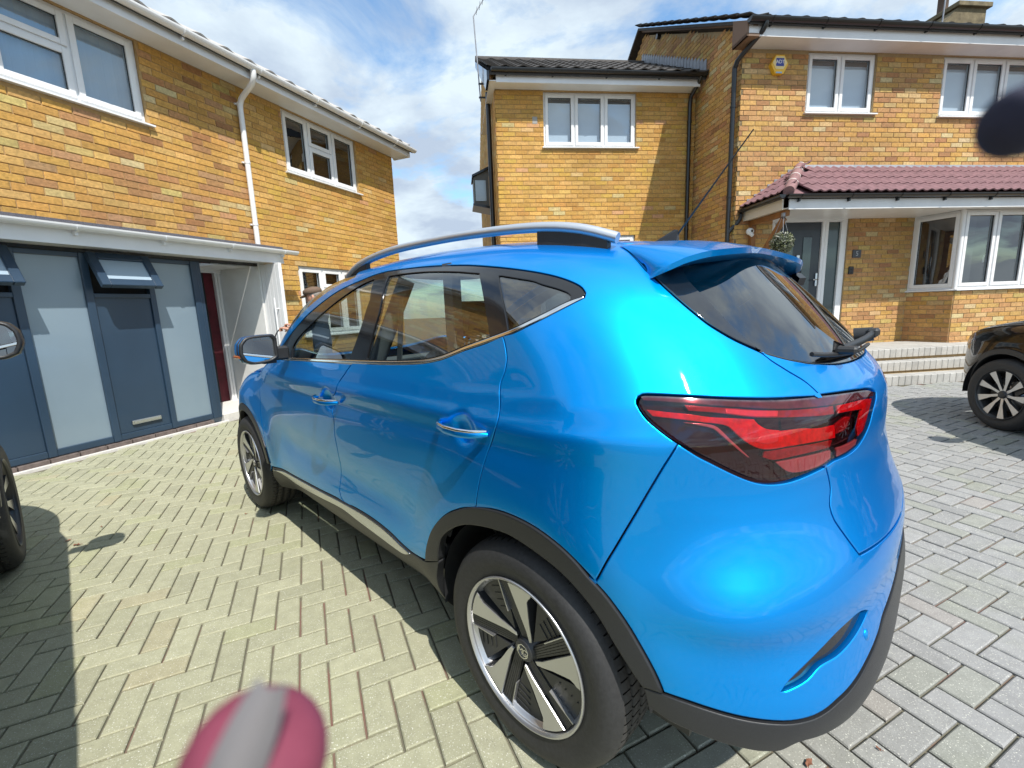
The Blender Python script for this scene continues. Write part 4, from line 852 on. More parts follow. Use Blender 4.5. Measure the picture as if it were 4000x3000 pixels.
def paver_geo(mb,M,tone,L=.1925,Wd=.0925):
    h=.0035; 
    def ring(e,z): return [(-L/2+e,-Wd/2+e,z),(L/2-e,-Wd/2+e,z),(L/2-e,Wd/2-e,z),(-L/2+e,Wd/2-e,z)]
    vs=ring(0,-.03)+ring(0,-.004)+ring(.004,0.)
    vs=[M@Vector(p) for p in vs]
    mb.add(vs,[(8,9,10,11)]+[(a+i,a+(i+1)%4,a+4+(i+1)%4,a+4+i) for a in (0,4) for i in range(4)],0,False,tone)
def pav_M(x,y,a):
    z=gz(x,y); return Matrix.Translation((x,y,z+rnd.uniform(-.0014,.0012)))@Matrix.Rotation(a+rnd.gauss(0,.005),4,'Z')@Matrix.Rotation(rnd.gauss(0,.0045)+(-.022*float(sst(0.,3.,x)) if False else 0),4,'X')@Matrix.Rotation(rnd.gauss(0,.003),4,'Y')
protos=[]
for k in range(24):
    pass
for (sc,x,y,a) in pavs[:300]:
    mb=MB(); paver_geo(mb,Matrix.Identity(4),pav_tone(x,y)); o=mb.build('paver',M_pav,drive,False); o.matrix_world=pav_M(x,y,a)
mb=MB()
for (sc,x,y,a) in pavs[300:]: paver_geo(mb,pav_M(x,y,a),pav_tone(x,y))
tag(mb.build('paver_field',M_pav,drive,False),kind='stuff')
# ------------------------------------------------------------------ brick walls
M_brick=mat('facing_brick',(.4,.25,.1),.85,tone=True,noise=.30,nscale=34,bump=.9,bscale=90,stain=.14)
M_mortar=mat('mortar',(.46,.30,.135),.95,noise=.15,nscale=30,bump=.4,bscale=200)
M_mortar2=mat('mortar_buff',(.40,.30,.17),.95,noise=.15,nscale=30,bump=.4,bscale=200)
MULTI=[((.53,.295,.075),32),((.48,.265,.07),20),((.55,.335,.11),15),((.40,.205,.085),11),((.43,.24,.115),9),((.53,.39,.17),5),((.56,.45,.23),3),((.48,.37,.13),3),((.32,.155,.06),4)]
GOLD=[((.55,.315,.085),36),((.58,.345,.105),26),((.51,.285,.07),16),((.54,.33,.07),12),((.58,.385,.16),3),((.46,.24,.06),5),((.54,.42,.19),2),((.54,.29,.14),2)]
PINK=[((.49,.275,.11),28),((.52,.31,.10),24),((.44,.235,.095),15),((.50,.285,.08),16),((.54,.37,.17),6),((.53,.42,.22),3),((.37,.185,.08),6),((.49,.35,.12),4)]
def pick(pal,sx,sz):
    q=(math.sin(sx*1.7+1.3)+math.sin(sz*2.3+sx*.8))*.12
    t=rnd.random()*sum(w for _,w in pal)
    for c,w in pal:
        t-=w
        if t<=0: break
    g=rnd.gauss(1+q*.3,.055); return tuple(float(min(.85,max(.02,v*g*rnd.gauss(1,.02)))) for v in c)
def subtract(iv,h0,h1):
    out=[]
    for a,b in iv:
        if h1<=a or h0>=b: out.append((a,b))
        else:
            if a<h0: out.append((a,h0))
            if b>h1: out.append((h1,b))
    return out
class House:
    def __init__(s,label,P,ang,group=None,cat='house'):
        s.root=empty('brick_house',label,cat,group); s.root.matrix_world=Matrix.Translation((P[0],P[1],0))@Matrix.Rotation(ang,4,'Z'); s.M=s.root.matrix_world.copy(); s.rec=[]
    def wall(s,org,dr,s0,s1,z0,z1,holes=(),pal=GOLD,mm=None,ztop=None,thick=.1,z_off=0.,stag=0.):
        """brick facing on the line org+dr*t, outward normal to the right of dr seen from above"""
        dr=np.array(dr,float); dr/=np.hypot(*dr); nr=np.array([dr[1],-dr[0]])
        zs=sorted({z0,z1,*[h[2] for h in holes if z0<h[2]<z1],*[h[3] for h in holes if z0<h[3]<z1]})
        mb=MB(); P=lambda t,o,z:(org[0]+dr[0]*t+nr[0]*o,org[1]+dr[1]*t+nr[1]*o,z)
        for a,b in zip(zs[:-1],zs[1:]):
            iv=[(s0,s1)]
            for h in holes:
                if h[2]<(a+b)/2<h[3]: iv=subtract(iv,h[0],h[1])
            for u,v in iv:
                vs=[P(u,0,a),P(v,0,a),P(v,-thick,a),P(u,-thick,a)]
                if ztop and b==zs[-1]:
                    n=14; ts=[u+(v-u)*i/n for i in range(n+1)]
                    vs=[P(t,o,z) for o in (0,-thick) for t in ts for z in (a,max(a+.001,min(b,ztop(t))))]; k=2*(n+1)
                    mb.add(vs,[(2*i,2*i+2,2*i+3,2*i+1) for i in range(n)]+[(k+2*i+1,k+2*i+3,k+2*i+2,k+2*i) for i in range(n)]+[(0,1,k+1,k),(2*n,k+2*n,k+2*n+1,2*n+1)],0)
                else:
                    vs+= [P(u,0,b),P(v,0,b),P(v,-thick,b),P(u,-thick,b)]
                    mb.add(vs,[(0,3,2,1),(4,5,6,7),(0,1,5,4),(1,2,6,5),(2,3,7,6),(3,0,4,7)])
        w=mb.build('wall',mm or M_mortar,s.root)
        k0=int(math.floor(z0/.075))-1
        for k in range(k0,int(z1/.075)+1):
            a=k*.075+.005+z_off; b=a+.065
            if b>z1+.002 or a<z0-.03: continue
            iv=[(s0,s1)]
            for h in holes:
                if h[2]-.02<(a+b)/2<h[3]+.02: iv=subtract(iv,h[0],h[1])
            st=(k%2)*.1125+stag+((k*7919)%5-2)*.006
            i0=int((s0-st)/.225)-1
            for i in range(i0,int((s1-st)/.225)+1):
                for u,v in iv:
                    x0=max(u,st+i*.225+.005); x1=min(v,st+i*.225+.220)
                    if x1-x0<.035: continue
                    if ztop and ztop((x0+x1)/2)<b: continue
                    c=P((x0+x1)/2,0,(a+b)/2); wc=np.array(s.M@Vector(c)); 
                    nw=np.array(s.M.to_3x3()@Vector((nr[0],nr[1],0))); f=(camv-wc)@nw/np.linalg.norm(camv-wc)
                    s.rec.append((inview(wc)*max(0,f)*(x1-x0),w,c,math.atan2(dr[1],dr[0]),x1-x0,b-a,pick(pal,x0,a)))
        return w
    def finish(s,nobj=300):
        s.rec.sort(key=lambda r:-r[0])
        def geo(mb,M,L,H,tone):
            e=.0028; d=.0080+rnd.uniform(-.0015,.0015)
            def ring(k,y): return [(-L/2+k,y,-H/2+k),(L/2-k,y,-H/2+k),(L/2-k,y,H/2-k),(-L/2+k,y,H/2-k)]
            vs=[M@Vector(p) for p in ring(0,.004)+ring(0,-d+.002)+ring(e,-d)]
            mb.add(vs,[(8,9,10,11)]+[(a+i,a+(i+1)%4,a+4+(i+1)%4,a+4+i) for a in (0,4) for i in range(4)],0,False,tone)
        for r in s.rec[:nobj]:
            mb=MB(); geo(mb,Matrix.Identity(4),r[4],r[5],r[6]); o=mb.build('brick',M_brick,r[1],False); o.location=r[2]; o.rotation_euler=(rnd.gauss(0,.004),0,r[3]+rnd.gauss(0,.004))
        by={}
        for r in s.rec[nobj:]: by.setdefault(r[1].name,(r[1],MB()))[1]; geo(by[r[1].name][1],Matrix.Translation(r[2])@Matrix.Rotation(r[3],4,'Z'),r[4],r[5],r[6])
        for n,(w,mb) in by.items(): tag(mb.build('brick_courses',M_brick,w,False),kind='stuff')
M_winglass=glassmat('window_glass',(.86,.92,.95),.20,.0,.25)
M_frost=mat('frosted_glass',(.20,.27,.33),.30,spec=.9,world=True,noise=.06,nscale=1.2,coat=.35)
M_navy=mat('navy_grey_aluminium',(.024,.05,.088),.36,noise=.06,nscale=2,stain=.12,coat=.15,bump=.05,bscale=700)
M_curtain=mat('sky_tinted_net_curtain',(.34,.45,.56),.9,noise=.05,nscale=2)  # net curtain, with blue-grey sky reflection painted into its colour
M_blind=mat('sky_tinted_blind',(.62,.70,.80),.8,noise=.05,nscale=2)  # roller blind; its blue tint stands in for sky reflected in the panes
M_blinddark=mat('blind_cassette',(.07,.075,.085),.6)
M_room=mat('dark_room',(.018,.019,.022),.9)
M_slat=mat('dark_slat',(.05,.055,.05),.5)
def window(house,u0,u1,z0,z1,cols,transom={},back='curtain',sill=True,y=.035,handles=(),MT=None,name='window',proj=.055,open_=()):
    MT=MT or Matrix.Identity(4); m=MB(); fw=.048
    def bx(a,b,c,d,y0,y1,mb=m,bev=.004): mb.box((a,y0,c),(b,y1,d),0,MT,bev)
    bx(u0,u0+fw,z0,z1,y,y+.07); bx(u1-fw,u1,z0,z1,y,y+.07); bx(u0+fw,u1-fw,z0,z0+fw,y+.001,y+.069); bx(u0+fw,u1-fw,z1-fw,z1,y+.001,y+.069)
    xs=[u0]+list(cols)+[u1]
    for c in cols: bx(c-.024,c+.024,z0+fw,z1-fw,y+.002,y+.068)
    lights=[]
    for i in range(len(xs)-1):
        a=xs[i]+(fw if i==0 else .024); b=xs[i+1]-(fw if i==len(xs)-2 else .024)
        if i in transom: t=transom[i]; bx(a,b,t-.024,t+.024,y+.003,y+.067); lights+=[(a,b,z0+fw,t-.024),(a,b,t+.024,z1-fw)]
        else: lights.append((a,b,z0+fw,z1-fw))
    for k,(a,b,c,d) in enumerate(lights):
        s=.042; o=-.016
        bx(a-.012,a+s,c-.012,d+.012,y+o,y+.05); bx(b-s,b+.012,c-.012,d+.012,y+o,y+.05); bx(a+s,b-s,c-.012,c+s,y+o+.001,y+.049); bx(a+s,b-s,d-s,d+.012,y+o+.001,y+.049)
    w=m.build(name,M_white,house.root)
    for k,(a,b,c,d) in enumerate(lights):
        s=.042
        g=MB(); g.add([MT@Vector(p) for p in ((a+s,y+.02,c+s),(b-s,y+.02,c+s),(b-s,y+.02,d-s),(a+s,y+.02,d-s))],[(0,1,2,3)]); g.build('pane',M_winglass,w,False)
        gk=MB(); 
        for q in ((a+s-.002,a+s+.005,c+s,d-s),(b-s-.005,b-s+.002,c+s,d-s),(a+s,b-s,c+s-.002,c+s+.005),(a+s,b-s,d-s-.005,d-s+.002)): gk.box((q[0],y+.004,q[2]),(q[1],y+.018,q[3]),0,MT)
        gk.build('gasket',M_black,w)
        if k in handles:
            h=MB(); h.tube([MT@Vector(p) for p in ((b-s*.5,y+.055,c+(d-c)*.42),(b-s*.5,y+.085,c+(d-c)*.42),(b-s*.5-.004,y+.088,c+(d-c)*.42-.11))],.011,8); h.build('handle',M_white,w)
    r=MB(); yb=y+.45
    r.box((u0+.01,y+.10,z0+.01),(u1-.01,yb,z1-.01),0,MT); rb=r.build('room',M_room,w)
    # open the front of the room box
    bm=bmesh.new(); bm.from_mesh(rb.data); R=MT.to_3x3()
    bmesh.ops.delete(bm,geom=[f for f in bm.faces if f.normal.dot(R@Vector((0,-1,0)))>.9],context='FACES'); bmesh.ops.reverse_faces(bm,faces=bm.faces); bm.to_mesh(rb.data); bm.free()
    if back in ('curtain','blind'):
        c=MB(); n=40; zt=z1-.13 if back=='blind' else z1-.02
        for i in range(n):
            a=u0+.02+(u1-u0-.04)*i/n; b=u0+.02+(u1-u0-.04)*(i+1)/n; ya=y+.075+(.008*math.sin(i*1.9) if back=='curtain' else 0); yc=y+.075+(.008*math.sin((i+1)*1.9) if back=='curtain' else 0)
            c.add([MT@Vector(p) for p in ((a,ya,z0+.02),(b,yc,z0+.02),(b,yc,zt),(a,ya,zt))],[(0,1,2,3)],0,True)
        c.build('curtain' if back=='curtain' else 'roller_blind',M_curtain if back=='curtain' else M_blind,w)
        if back=='blind':
            c=MB(); c.box((u0+.02,y+.072,z1-.15),(u1-.02,y+.13,z1-.01),0,MT,.006); c.build('blind_cassette',M_blinddark,w)
    if back=='slats':
        n=int((z1-z0-.12)/.034)
        for i in range(n):
            c=MB(); zz=z0+.06+i*.034; c.add([MT@Vector(p) for p in ((u0+.03,y+.095,zz),(u1-.03,y+.095,zz),(u1-.03,y+.118,zz+.018),(u0+.03,y+.118,zz+.018))],[(0,1,2,3)]); c.build('blind_slat',M_slat,w,False)
    if sill:
        sl=MB(); sl.prism([(-proj,z0-.030),(.06,z0-.030),(.06,z0+.004),(y-.002,z0+.004),(-proj,z0-.012)],u0-.035,u1+.05,0,MT,'x'); sl.build('sill',M_white,w)
    return w
M_gutw=mat('white_gutter',(.78,.79,.80),.3)
M_gutb=mat('black_gutter',(.012,.013,.015),.28,coat=.2)
M_tile=mat('dark_roof_tile',(.055,.05,.047),.8,noise=.35,nscale=14,bump=.5,bscale=160,tone=False)
M_tile2=mat('plum_roof_tile',(.20,.105,.115),.75,noise=.30,nscale=9,bump=.3,bscale=200)
M_ridge=mat('ridge_tile',(.26,.145,.145),.8,noise=.25,nscale=12,bump=.3,bscale=150)
M_lead=mat('lead_flashing',(.30,.31,.34),.45,.2,noise=.25,nscale=12,bump=.3,bscale=40)
M_felt=mat('mineral_felt',(.10,.10,.12),.95,noise=.5,nscale=120,bump=.8,bscale=300)
M_wood=mat('stained_timber',(.27,.115,.035),.6,noise=.35,nscale=9,bump=.3,bscale=60)
def gutter(house,pts,m,name='gutter',r=.056,brk=None,mb=None,fall=0):
    """half-round gutter along a polyline of (x,y,z) top-front points"""
    g=MB(); a,b=Vector(pts[0]),Vector(pts[1]); d=(b-a).normalized(); n=Vector((d.y,-d.x,0)); 
    prof=[(math.cos(t)*r,math.sin(t)*r) for t in np.linspace(PI,2*PI,11)]
    pr=[(x,z) for x,z in prof]+[(x*.9,z*.9) for x,z in prof[::-1]]
    k=len(pr); vs=[a+n*x+Vector((0,0,z)) for x,z in pr]+[b+n*x+Vector((0,0,z)) for x,z in pr]
    g.add(vs,[(i,(i+1)%k,k+(i+1)%k,k+i) for i in range(k)],0); 
    g.add([a+n*x+Vector((0,0,z)) for x,z in prof],[tuple(range(11))]); g.add([b+n*x+Vector((0,0,z)) for x,z in prof],[tuple(range(11))[::-1]])
    o=g.build(name,m,house.root)
    L=(b-a).length
    for t in (brk or []):
        c=MB(); p=a+d*t
        pr2=[(math.cos(q)*(r+.007),math.sin(q)*(r+.007)) for q in np.linspace(PI*.98,2*PI,11)]
        vs=[p+d*e+n*x+Vector((0,0,z)) for e in (-.014,.014) for x,z in pr2]+[p+d*e+n*x+Vector((0,0,z)) for e in (-.014,.014) for x,z in [(x*.85,z*.85) for x,z in pr2]]
        c.add(vs,[(i,i+1,12+i,11+i) for i in range(10)]+[(i,22+i,23+i,i+1) for i in range(10)]+[(11+i,12+i,34+i,33+i) for i in range(10)])
        c.box((-.012,.0,-.09),(.012,r*1.0,-.02),0,Matrix.Translation(p)@Matrix(((d.x,-n.x,0,0),(d.y,-n.y,0,0),(0,0,1,0),(0,0,0,1)))@Matrix.Translation((0,.02,0))); c.build('gutter_bracket',m,o)
    return o
def tile_mesh(name,w,l,waves,amp,th,m,n=12):
    mb=MB(); vs=[]
    for r,(yy) in enumerate((0,l)):
        for zz in (0,th):
            for i in range(n+1): 
                x=-w/2+w*i/n; vs.append((x,yy,zz+amp*(.5+.5*math.cos(2*PI*waves*i/n))**1.5 +(0.0)))
    k=n+1
    f=[(k+i,k+i+1,3*k+i+1,3*k+i) for i in range(n)]+[(i,i+1,k+i+1,k+i)[::1] for i in range(n)]+[(2*k+i+1,2*k+i,3*k+i,3*k+i+1) for i in range(n)]+[(0,k,3*k,2*k),(n,2*k+n,3*k+n,k+n)]
    mb.add(vs,f,0,False); o=mb.build(name,m,None); me=o.data; bpy.data.objects.remove(o); return me
def put(me,name,parent,M):
    o=bpy.data.objects.new(name,me); link(o,parent); o.matrix_local=M; return o
def roof_slab(house,pts,m,name='roof',th=.06):
    mb=MB(); n=len(pts); mb.add([p for p in pts]+[(p[0],p[1],p[2]-th) for p in pts],[tuple(range(n)),tuple(range(n,2*n))[::-1]]+[(i,n+i,n+(i+1)%n,(i+1)%n) for i in range(n)]); return mb.build(name,m,house.root)
# ================================================================== left house
LH=House('multicoloured yellow brick house with frosted navy glazed front and white eaves on the left',GLP,GLA,'brick houses round the driveway')
UL,UR=-6.0,5.11; DP=1.90
LH.wall((0,0),(1,0),UL,DP,2.31,4.37,[(-.97,.772,3.50,4.352)],MULTI,M_mortar)
LH.wall((0,0),(1,0),DP,UR,.0,4.37,[(2.58,4.095,3.46,4.352),(2.575,3.92,1.0,2.11),(-1,2.0,0,2.31)],GOLD,M_mortar,stag=.05)
LH.wall((UR,0),(0,1),0.,5.,.0,5.9,(),GOLD,M_mortar,ztop=lambda t:min(4.4+.55*t,4.4+.55*max(.01,6-t)))
window(LH,-.97,.770,3.515,4.352,[-.39,.188],{1:4.0},'curtain')
window(LH,2.585,4.092,3.475,4.352,[3.064,3.564],{1:3.965},'room',handles=(0,))
window(LH,2.578,3.915,1.03,2.107,[3.066,3.50],{1:1.78},'slats')
def eaves(H,u0,u1,zs,ov,zf0,zf1,m=M_white,y0=.0):
    s=MB(); s.box((u0,-ov+.018,zs),(u1,y0+.02,zs+.012)); s.build('soffit',m,H.root)
    f=MB(); f.box((u0,-ov,zf0),(u1,-ov+.018,zf1),0,None,.003); f.box((u0,-ov-.004,zf0),(u1,-ov,zf0+.018)); f.build('fascia',m,H.root)
eaves(LH,UL,UR+.10,4.362,.36,4.335,4.475)
gutter(LH,[(UL,-.425,4.478),(UR+.20,-.425,4.478)],M_gutw,brk=list(np.arange(.6,11.3,.92)))
be=MB(); be.prism([(-.36,4.335),(.02,4.335),(.25,4.72),(.02,4.76),(-.36,4.50)],UR+.10,UR+.125,0,None,'x'); be.build('barge_end',M_white,LH.root)
rs=roof_slab(LH,[(UL,-.41,4.47),(UR+.15,-.41,4.47),(UR+.15,5,7.45),(UL,5,7.45)],M_tile)
tm=tile_mesh('eave_tile',.30,.40,1,.03,.018,M_tile2 if False else mat('overexposed_edge_tile',(.42,.40,.38),.8,noise=.2))  # pale tile colour paints in the overexposed sunlight along the eave
for i in range(37): put(tm,'roof_tile',rs,Matrix.Translation((UL+.15+i*.30,-.455,4.468))@Matrix.Rotation(math.atan(.55),4,'X'))
# downpipe
dp=MB(); dp.tube(dense3([(1.86,-.425,4.44),(1.86,-.42,4.36),(1.87,-.36,4.29),(1.895,-.10,4.17),(1.90,-.055,4.08)],.04),.034,12); dp.tube([(1.90,-.055,4.14),(1.90,-.055,2.32)],.034,14); dpo=dp.build('downpipe',M_gutw,LH.root)
for z in (4.12,3.4,2.6): c=MB(); c.tube([(1.90,-.055,z-.012),(1.90,-.055,z+.012)],.039,14); c.box((1.85,-.03,z-.01),(1.95,0,z+.01)); c.build('pipe_clip',M_gutw,dpo)
# flat canopy over the glazed front
cn=MB(); cn.box((UL,-.31,2.262),(2.08,.0,2.298)); cn.build('canopy_roof',M_felt,LH.root)
eaves(LH,UL,2.08,2.088,.30,2.075,2.262)
gutter(LH,[(UL,-.365,2.250),(2.26,-.365,2.250)],M_gutw,brk=list(np.arange(.55,8.2,.75)),r=.05)
hd=MB(); hd.box((UL,.01,2.045),(1.92,.10,2.088)); hd.build('head_frame',M_gloss,LH.root)
# glazed front: posts, rails, panels
gf=MB()
for a,b in ((-1.72,-1.66),(-1.14,-1.08),(-.60,-.535),(-.075,-.01),(.50,.555),(.985,1.055)): gf.box((a,-.01,.07),(b,.06,2.045),0,None,.004)
for a,b in ((-1.66,-1.14),(-1.08,-.60),(-.535,-.075),(-.01,.50),(.555,.985)): gf.box((a,.0,.07),(b,.05,.135),0,None,.004); gf.box((a,.0,2.0),(b,.05,2.045),0,None,.004)
gf.box((1.055,.0,.07),(1.10,.08,2.045),0,None,.003)
gfo=gf.build('glazing_frame',M_navy,LH.root)
for a,b in ((-1.66,-1.14),(-.535,-.075),(.555,.985)):
    p=MB(); p.box((a+.001,.022,.136),(b-.001,.034,1.999)); p.build('frosted_panel',M_frost,gfo)
for a,b in ((-1.08,-.60),(-.01,.50)):
    p=MB(); p.box((a+.001,.015,.136),(b-.001,.04,1.64),0,None,.003); p.build('solid_panel',M_navy,gfo)
    # top-hung vent standing open
    MV=Matrix.Translation(((a+b)/2,.0,2.03))@Matrix.Rotation(math.radians(-32),4,'X'); w=(b-a)/2+.02; v=MB()
    for q in ((-w,-w+.075,-.40,0),(w-.075,w,-.40,0),(-w+.075,w-.075,-.40,-.32),(-w+.075,w-.075,-.075,0)): v.box((q[0],-.055,q[2]),(q[1],.005,q[3]),0,MV,.006)
    vo=v.build('vent_window',M_navy,gfo); g=MB(); g.box((-w+.07,-.03,-.33),(w-.07,-.022,-.07),0,MV); g.build('pane',mat('pale_obscure_glass',(.36,.46,.55),.2,coat=.6),vo)
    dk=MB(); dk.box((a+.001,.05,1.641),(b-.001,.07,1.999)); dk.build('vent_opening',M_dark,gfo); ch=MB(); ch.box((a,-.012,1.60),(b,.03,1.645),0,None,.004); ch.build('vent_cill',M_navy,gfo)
lb=MB(); lb.box((.11,-.012,.215),(.398,.016,.262),0,None,.004); lb.box((.125,-.017,.226),(.383,-.011,.252),0,None,.002); lb.build('letterbox',M_alu,gfo)
fc=MB(); fc.box((UL,.05,.06),(-1.66,.12,2.05)); fc.build('solid_panel',M_navy,gfo)
for i in range(int((1.12-UL)/.225)):
    b=MB(); b.box((UL+i*.225,-.035,-.01),(UL+i*.225+.215,.05,.060),0,None,.003); b.build('threshold_brick',mat('blue_brick',(.14,.11,.10),.8,noise=.4,nscale=20),LH.root)
ks=MB(); ks.box((UL,-.075,-.02),(1.14,-.036,.020),0,None,.004); ks.build('threshold_strip',mat('pale_concrete',(.62,.60,.57),.9,noise=.1,nscale=30),LH.root)
# recessed doorway
rc=MB(); rc.box((1.895,.0,.0),(1.99,.95,2.30)); rc.build('return_wall',mat('white_render',(.72,.72,.70),.8,noise=.04,nscale=6),LH.root)
rc=MB(); rc.box((1.06,.85,.0),(1.66,.90,2.2)); rc.build('inner_wall',M_room,LH.root)
rc=MB(); rc.box((1.55,.86,.0),(1.80,.90,2.2)); rc.build('dark_doorway',mat('maroon_curtain',(.09,.008,.016),.8,noise=.4,nscale=6),LH.root)
rc=MB(); 
for a,b in ((1.795,1.83),(1.835,1.87)): rc.box((a,.80,.0),(b,.86,2.1),0,None,.004)
rc.box((1.40,.79,2.0),(1.895,.86,2.085),0,None,.004); rc.box((1.40,.2,2.05),(1.895,.8,2.085)); rc.build('door_frame',M_white,LH.root)
st=MB(); st.box((1.10,-.03,-.02),(1.90,.9,.10),0,None,.006); st.build('door_step',mat('pale_concrete'),LH.root)
lf=MB(); Ml=Matrix.Translation((1.93,.0,0))@Matrix.Rotation(math.radians(-4),4,'Z')
lf.box((0,-.40,.10),(.045,.0,2.07),0,Ml,.004)
for k in range(5): lf.box((-.004,-.395+k*.079,.12),(.0,-.395+k*.079+.072,2.05),0,Ml)
lfo=lf.build('door_leaf',M_white,LH.root)
for sx,m in ((-.055,M_white),(.10,mat('copper_bar',(.30,.14,.11),.35,.6))):
    b=MB(); b.tube([Ml@Vector((sx,-.30,.55)),Ml@Vector((sx,-.30,1.60))],.013,10); 
    for z in (.7,1.45): b.tube([Ml@Vector((sx,-.30,z)),Ml@Vector((.02,-.30,z))],.009,8)
    b.build('pull_handle',m,lfo)
LH.finish()
# ================================================================== middle house
PMP=np.array([0,8.45])
MH=House('lower golden brick house set back in the middle with one three-pane window',PMP,PRA,'brick houses round the driveway')
MH.wall((0,0),(1,0),-.115,3.61,0.,5.12,[(.742,2.472,4.16,5.10),(.6,2.47,.3,2.64)],GOLD,M_mortar)
MH.wall((-.115,5.0),(0,-1),0,5.,0,6.6,(),GOLD,M_mortar,ztop=lambda t:5.2+.545*min(5.35-t,max(.0,.0+t*1.2)))
window(MH,.745,2.470,4.185,5.10,[1.318,1.872],{},'blind')
window(MH,.62,2.468,.5,2.635,[1.24,1.85],{},'blind',sill=False)
eaves(MH,-.115,3.52,5.118,.31,5.085,5.24)
gutter(MH,[(-.20,-.37,5.268),(3.60,-.37,5.268)],M_gutb,brk=[.25,1.05,2.0,2.95])
mr=roof_slab(MH,[(-.26,-.36,5.235),(3.60,-.36,5.235),(3.60,2.4,6.74),(-.26,2.4,6.74)],M_tile)
tmd=tile_mesh('pantile',.30,.36,1,.030,.016,M_tile)
for r in range(9):
    for c in range(13): put(tmd,'roof_tile',mr,Matrix.Translation((-.11+c*.30,-.415+r*.297,5.262+r*.297*.545))@Matrix.Rotation(math.atan(.545)-.05,4,'X'))
rd=MB(); rd.tube([(-.27,2.4,6.74),(3.6,2.4,6.74)],.11,12); rd.build('ridge',M_tile,MH.root)
bg_=MB(); bg_.prism([(-.38,5.09),(.0,5.09),(.0,5.12),(2.4,6.62),(2.4,6.74),(-.38,5.23)],-.275,-.235,0,None,'x'); bg_.build('barge_board',M_gloss,MH.root)
sf=MB(); sf.box((-.235,-.32,5.10),(-.118,2.0,5.112)); sf.build('verge_soffit',M_white,MH.root)
vt=MB(); vt.box((.54,-.012,4.56),(.63,.0,4.68),0,None,.003); vt.build('air_vent',mat('grey_vent',(.33,.32,.30),.7),MH.root)
pp=MB(); pp.tube([(3.50,-.37,5.23),(3.50,-.30,5.16),(3.47,-.09,5.02),(3.47,-.065,4.9),(3.47,-.065,.2)],.036,12); po=pp.build('downpipe',M_gutb,MH.root)
for z in (4.6,3.6,2.7): c=MB(); c.tube([(3.47,-.065,z-.015),(3.47,-.065,z+.015)],.042,12); c.build('pipe_clip',M_gutb,po)
sp_=MB(); sp_.tube([(-.19,.55,5.30),(-.19,.55,.2)],.045,12); sp_.build('soil_pipe',M_gutb,MH.root)
for (x,y) in (): pass
# wall box with a sloping hood on the side wall
ob=MB(); ob.prism([(-.19,3.40),(-.50,3.46),(-.50,3.99),(-.19,4.16)],1.15,1.65,0,None,'y'); obo=ob.build('side_oriel',mat('grey_hood',(.11,.115,.11),.6,noise=.2,nscale=8),MH.root)
g=MB(); g.box((-.47,1.135,3.53),(-.25,1.148,3.93)); g.build('pane',mat('pale_obscure_glass'),obo)
oh=MB(); oh.prism([(-.12,4.22),(-.53,4.03),(-.53,3.99),(-.12,4.17)],1.10,1.70,0,None,'y'); oh.prism([(-.12,3.36),(-.53,3.44),(-.53,3.48),(-.12,3.41)],1.10,1.70,0,None,'y'); oh.build('hood_trim',M_gutb,obo)
MH.finish()
an=empty('aerial_mast','thin tall aerial mast bracketed to the left edge of the middle house','aerial'); an.matrix_world=MH.M.copy()
a=MB(); a.tube([(-.30,.9,5.3),(-.365,.9,6.76)],.012,8); a.build('mast',M_lead,an)
a=MB(); a.tube([(-.365,.9,6.76),(.05,.9,7.36)],.010,8); 
for k in range(6): a.tube([(-.30+k*.06,.78,6.855+k*.087),(-.30+k*.06,1.02,6.855+k*.087)],.004,6)
a.build('boom',M_lead,an)
for z in (5.36,5.60): a=MB(); a.box((-.33,.88,z),(-.12,.92,z+.02)); a.build('bracket',M_gutb,an)
# ================================================================== right house
RH=House('taller brick house on the right with plum tiled porch canopy and bay window',PRP,PRA,'brick houses round the driveway')
R0,R1=3.78,12.0
RH.wall((0,0),(1,0),R0,R1,.3,5.16,[(4.895,6.108,4.235,5.145),(7.33,9.16,4.21,5.145),(4.455,5.865,.3,2.66),(7.12,9.9,.3,2.64)],PINK,M_mortar2)
RH.wall((R0,8.),(0,-1),0.,8.,.0,7.9,(),PINK,M_mortar2,ztop=lambda t:5.40+.53*min(8.-t,max(-.2,t-.6)))
window(RH,4.90,6.105,4.262,5.145,[5.495],{},'blind')
window(RH,7.335,9.155,4.238,5.145,[7.93,8.545],{},'blind')
eaves(RH,3.62,R1,5.155,.35,5.135,5.285)
eb=MB(); eb.box((3.60,-.36,5.13),(3.80,.0,5.17)); eb.prism([(-.36,5.13),(.0,5.13),(.0,5.52),(-.36,5.33)],3.60,3.63,0,None,'x'); eb.build('eaves_box',M_gutb if False else mat('brown_soffit',(.20,.13,.09),.7),RH.root)
gutter(RH,[(3.60,-.41,5.345),(R1,-.41,5.345)],M_gutb,brk=list(np.arange(.35,8.,.86)),r=.062)
rr=roof_slab(RH,[(3.62,-.40,5.31),(R1,-.40,5.31),(R1,3.7,7.50),(3.62,3.7,7.50)],M_tile,'roof',.05)
roof_slab(RH,[(3.62,3.7,7.50),(R1,3.7,7.50),(R1,8.2,5.1),(3.62,8.2,5.1)],M_tile)
tmv=tile_mesh('verge_tile',.30,.36,1,.026,.015,M_tile)
for r in range(14): put(tmv,'roof_tile',rr,Matrix.Translation((3.70,-.46+r*.297,5.335+r*.297*.53))@Matrix.Rotation(math.atan(.53)-.05,4,'X'))
for c in range(1,28): put(tmv,'roof_tile',rr,Matrix.Translation((3.70+c*.30,-.45,5.325))@Matrix.Rotation(math.atan(.53)-.05,4,'X'))
bb=MB(); bb.prism([(-.36,5.265),(3.7,7.415),(3.7,7.48),(-.36,5.33)],3.70,3.772,0,None,'x'); bb.build('barge_board',mat('brown_soffit'),RH.root)
fl=MB(); n=26
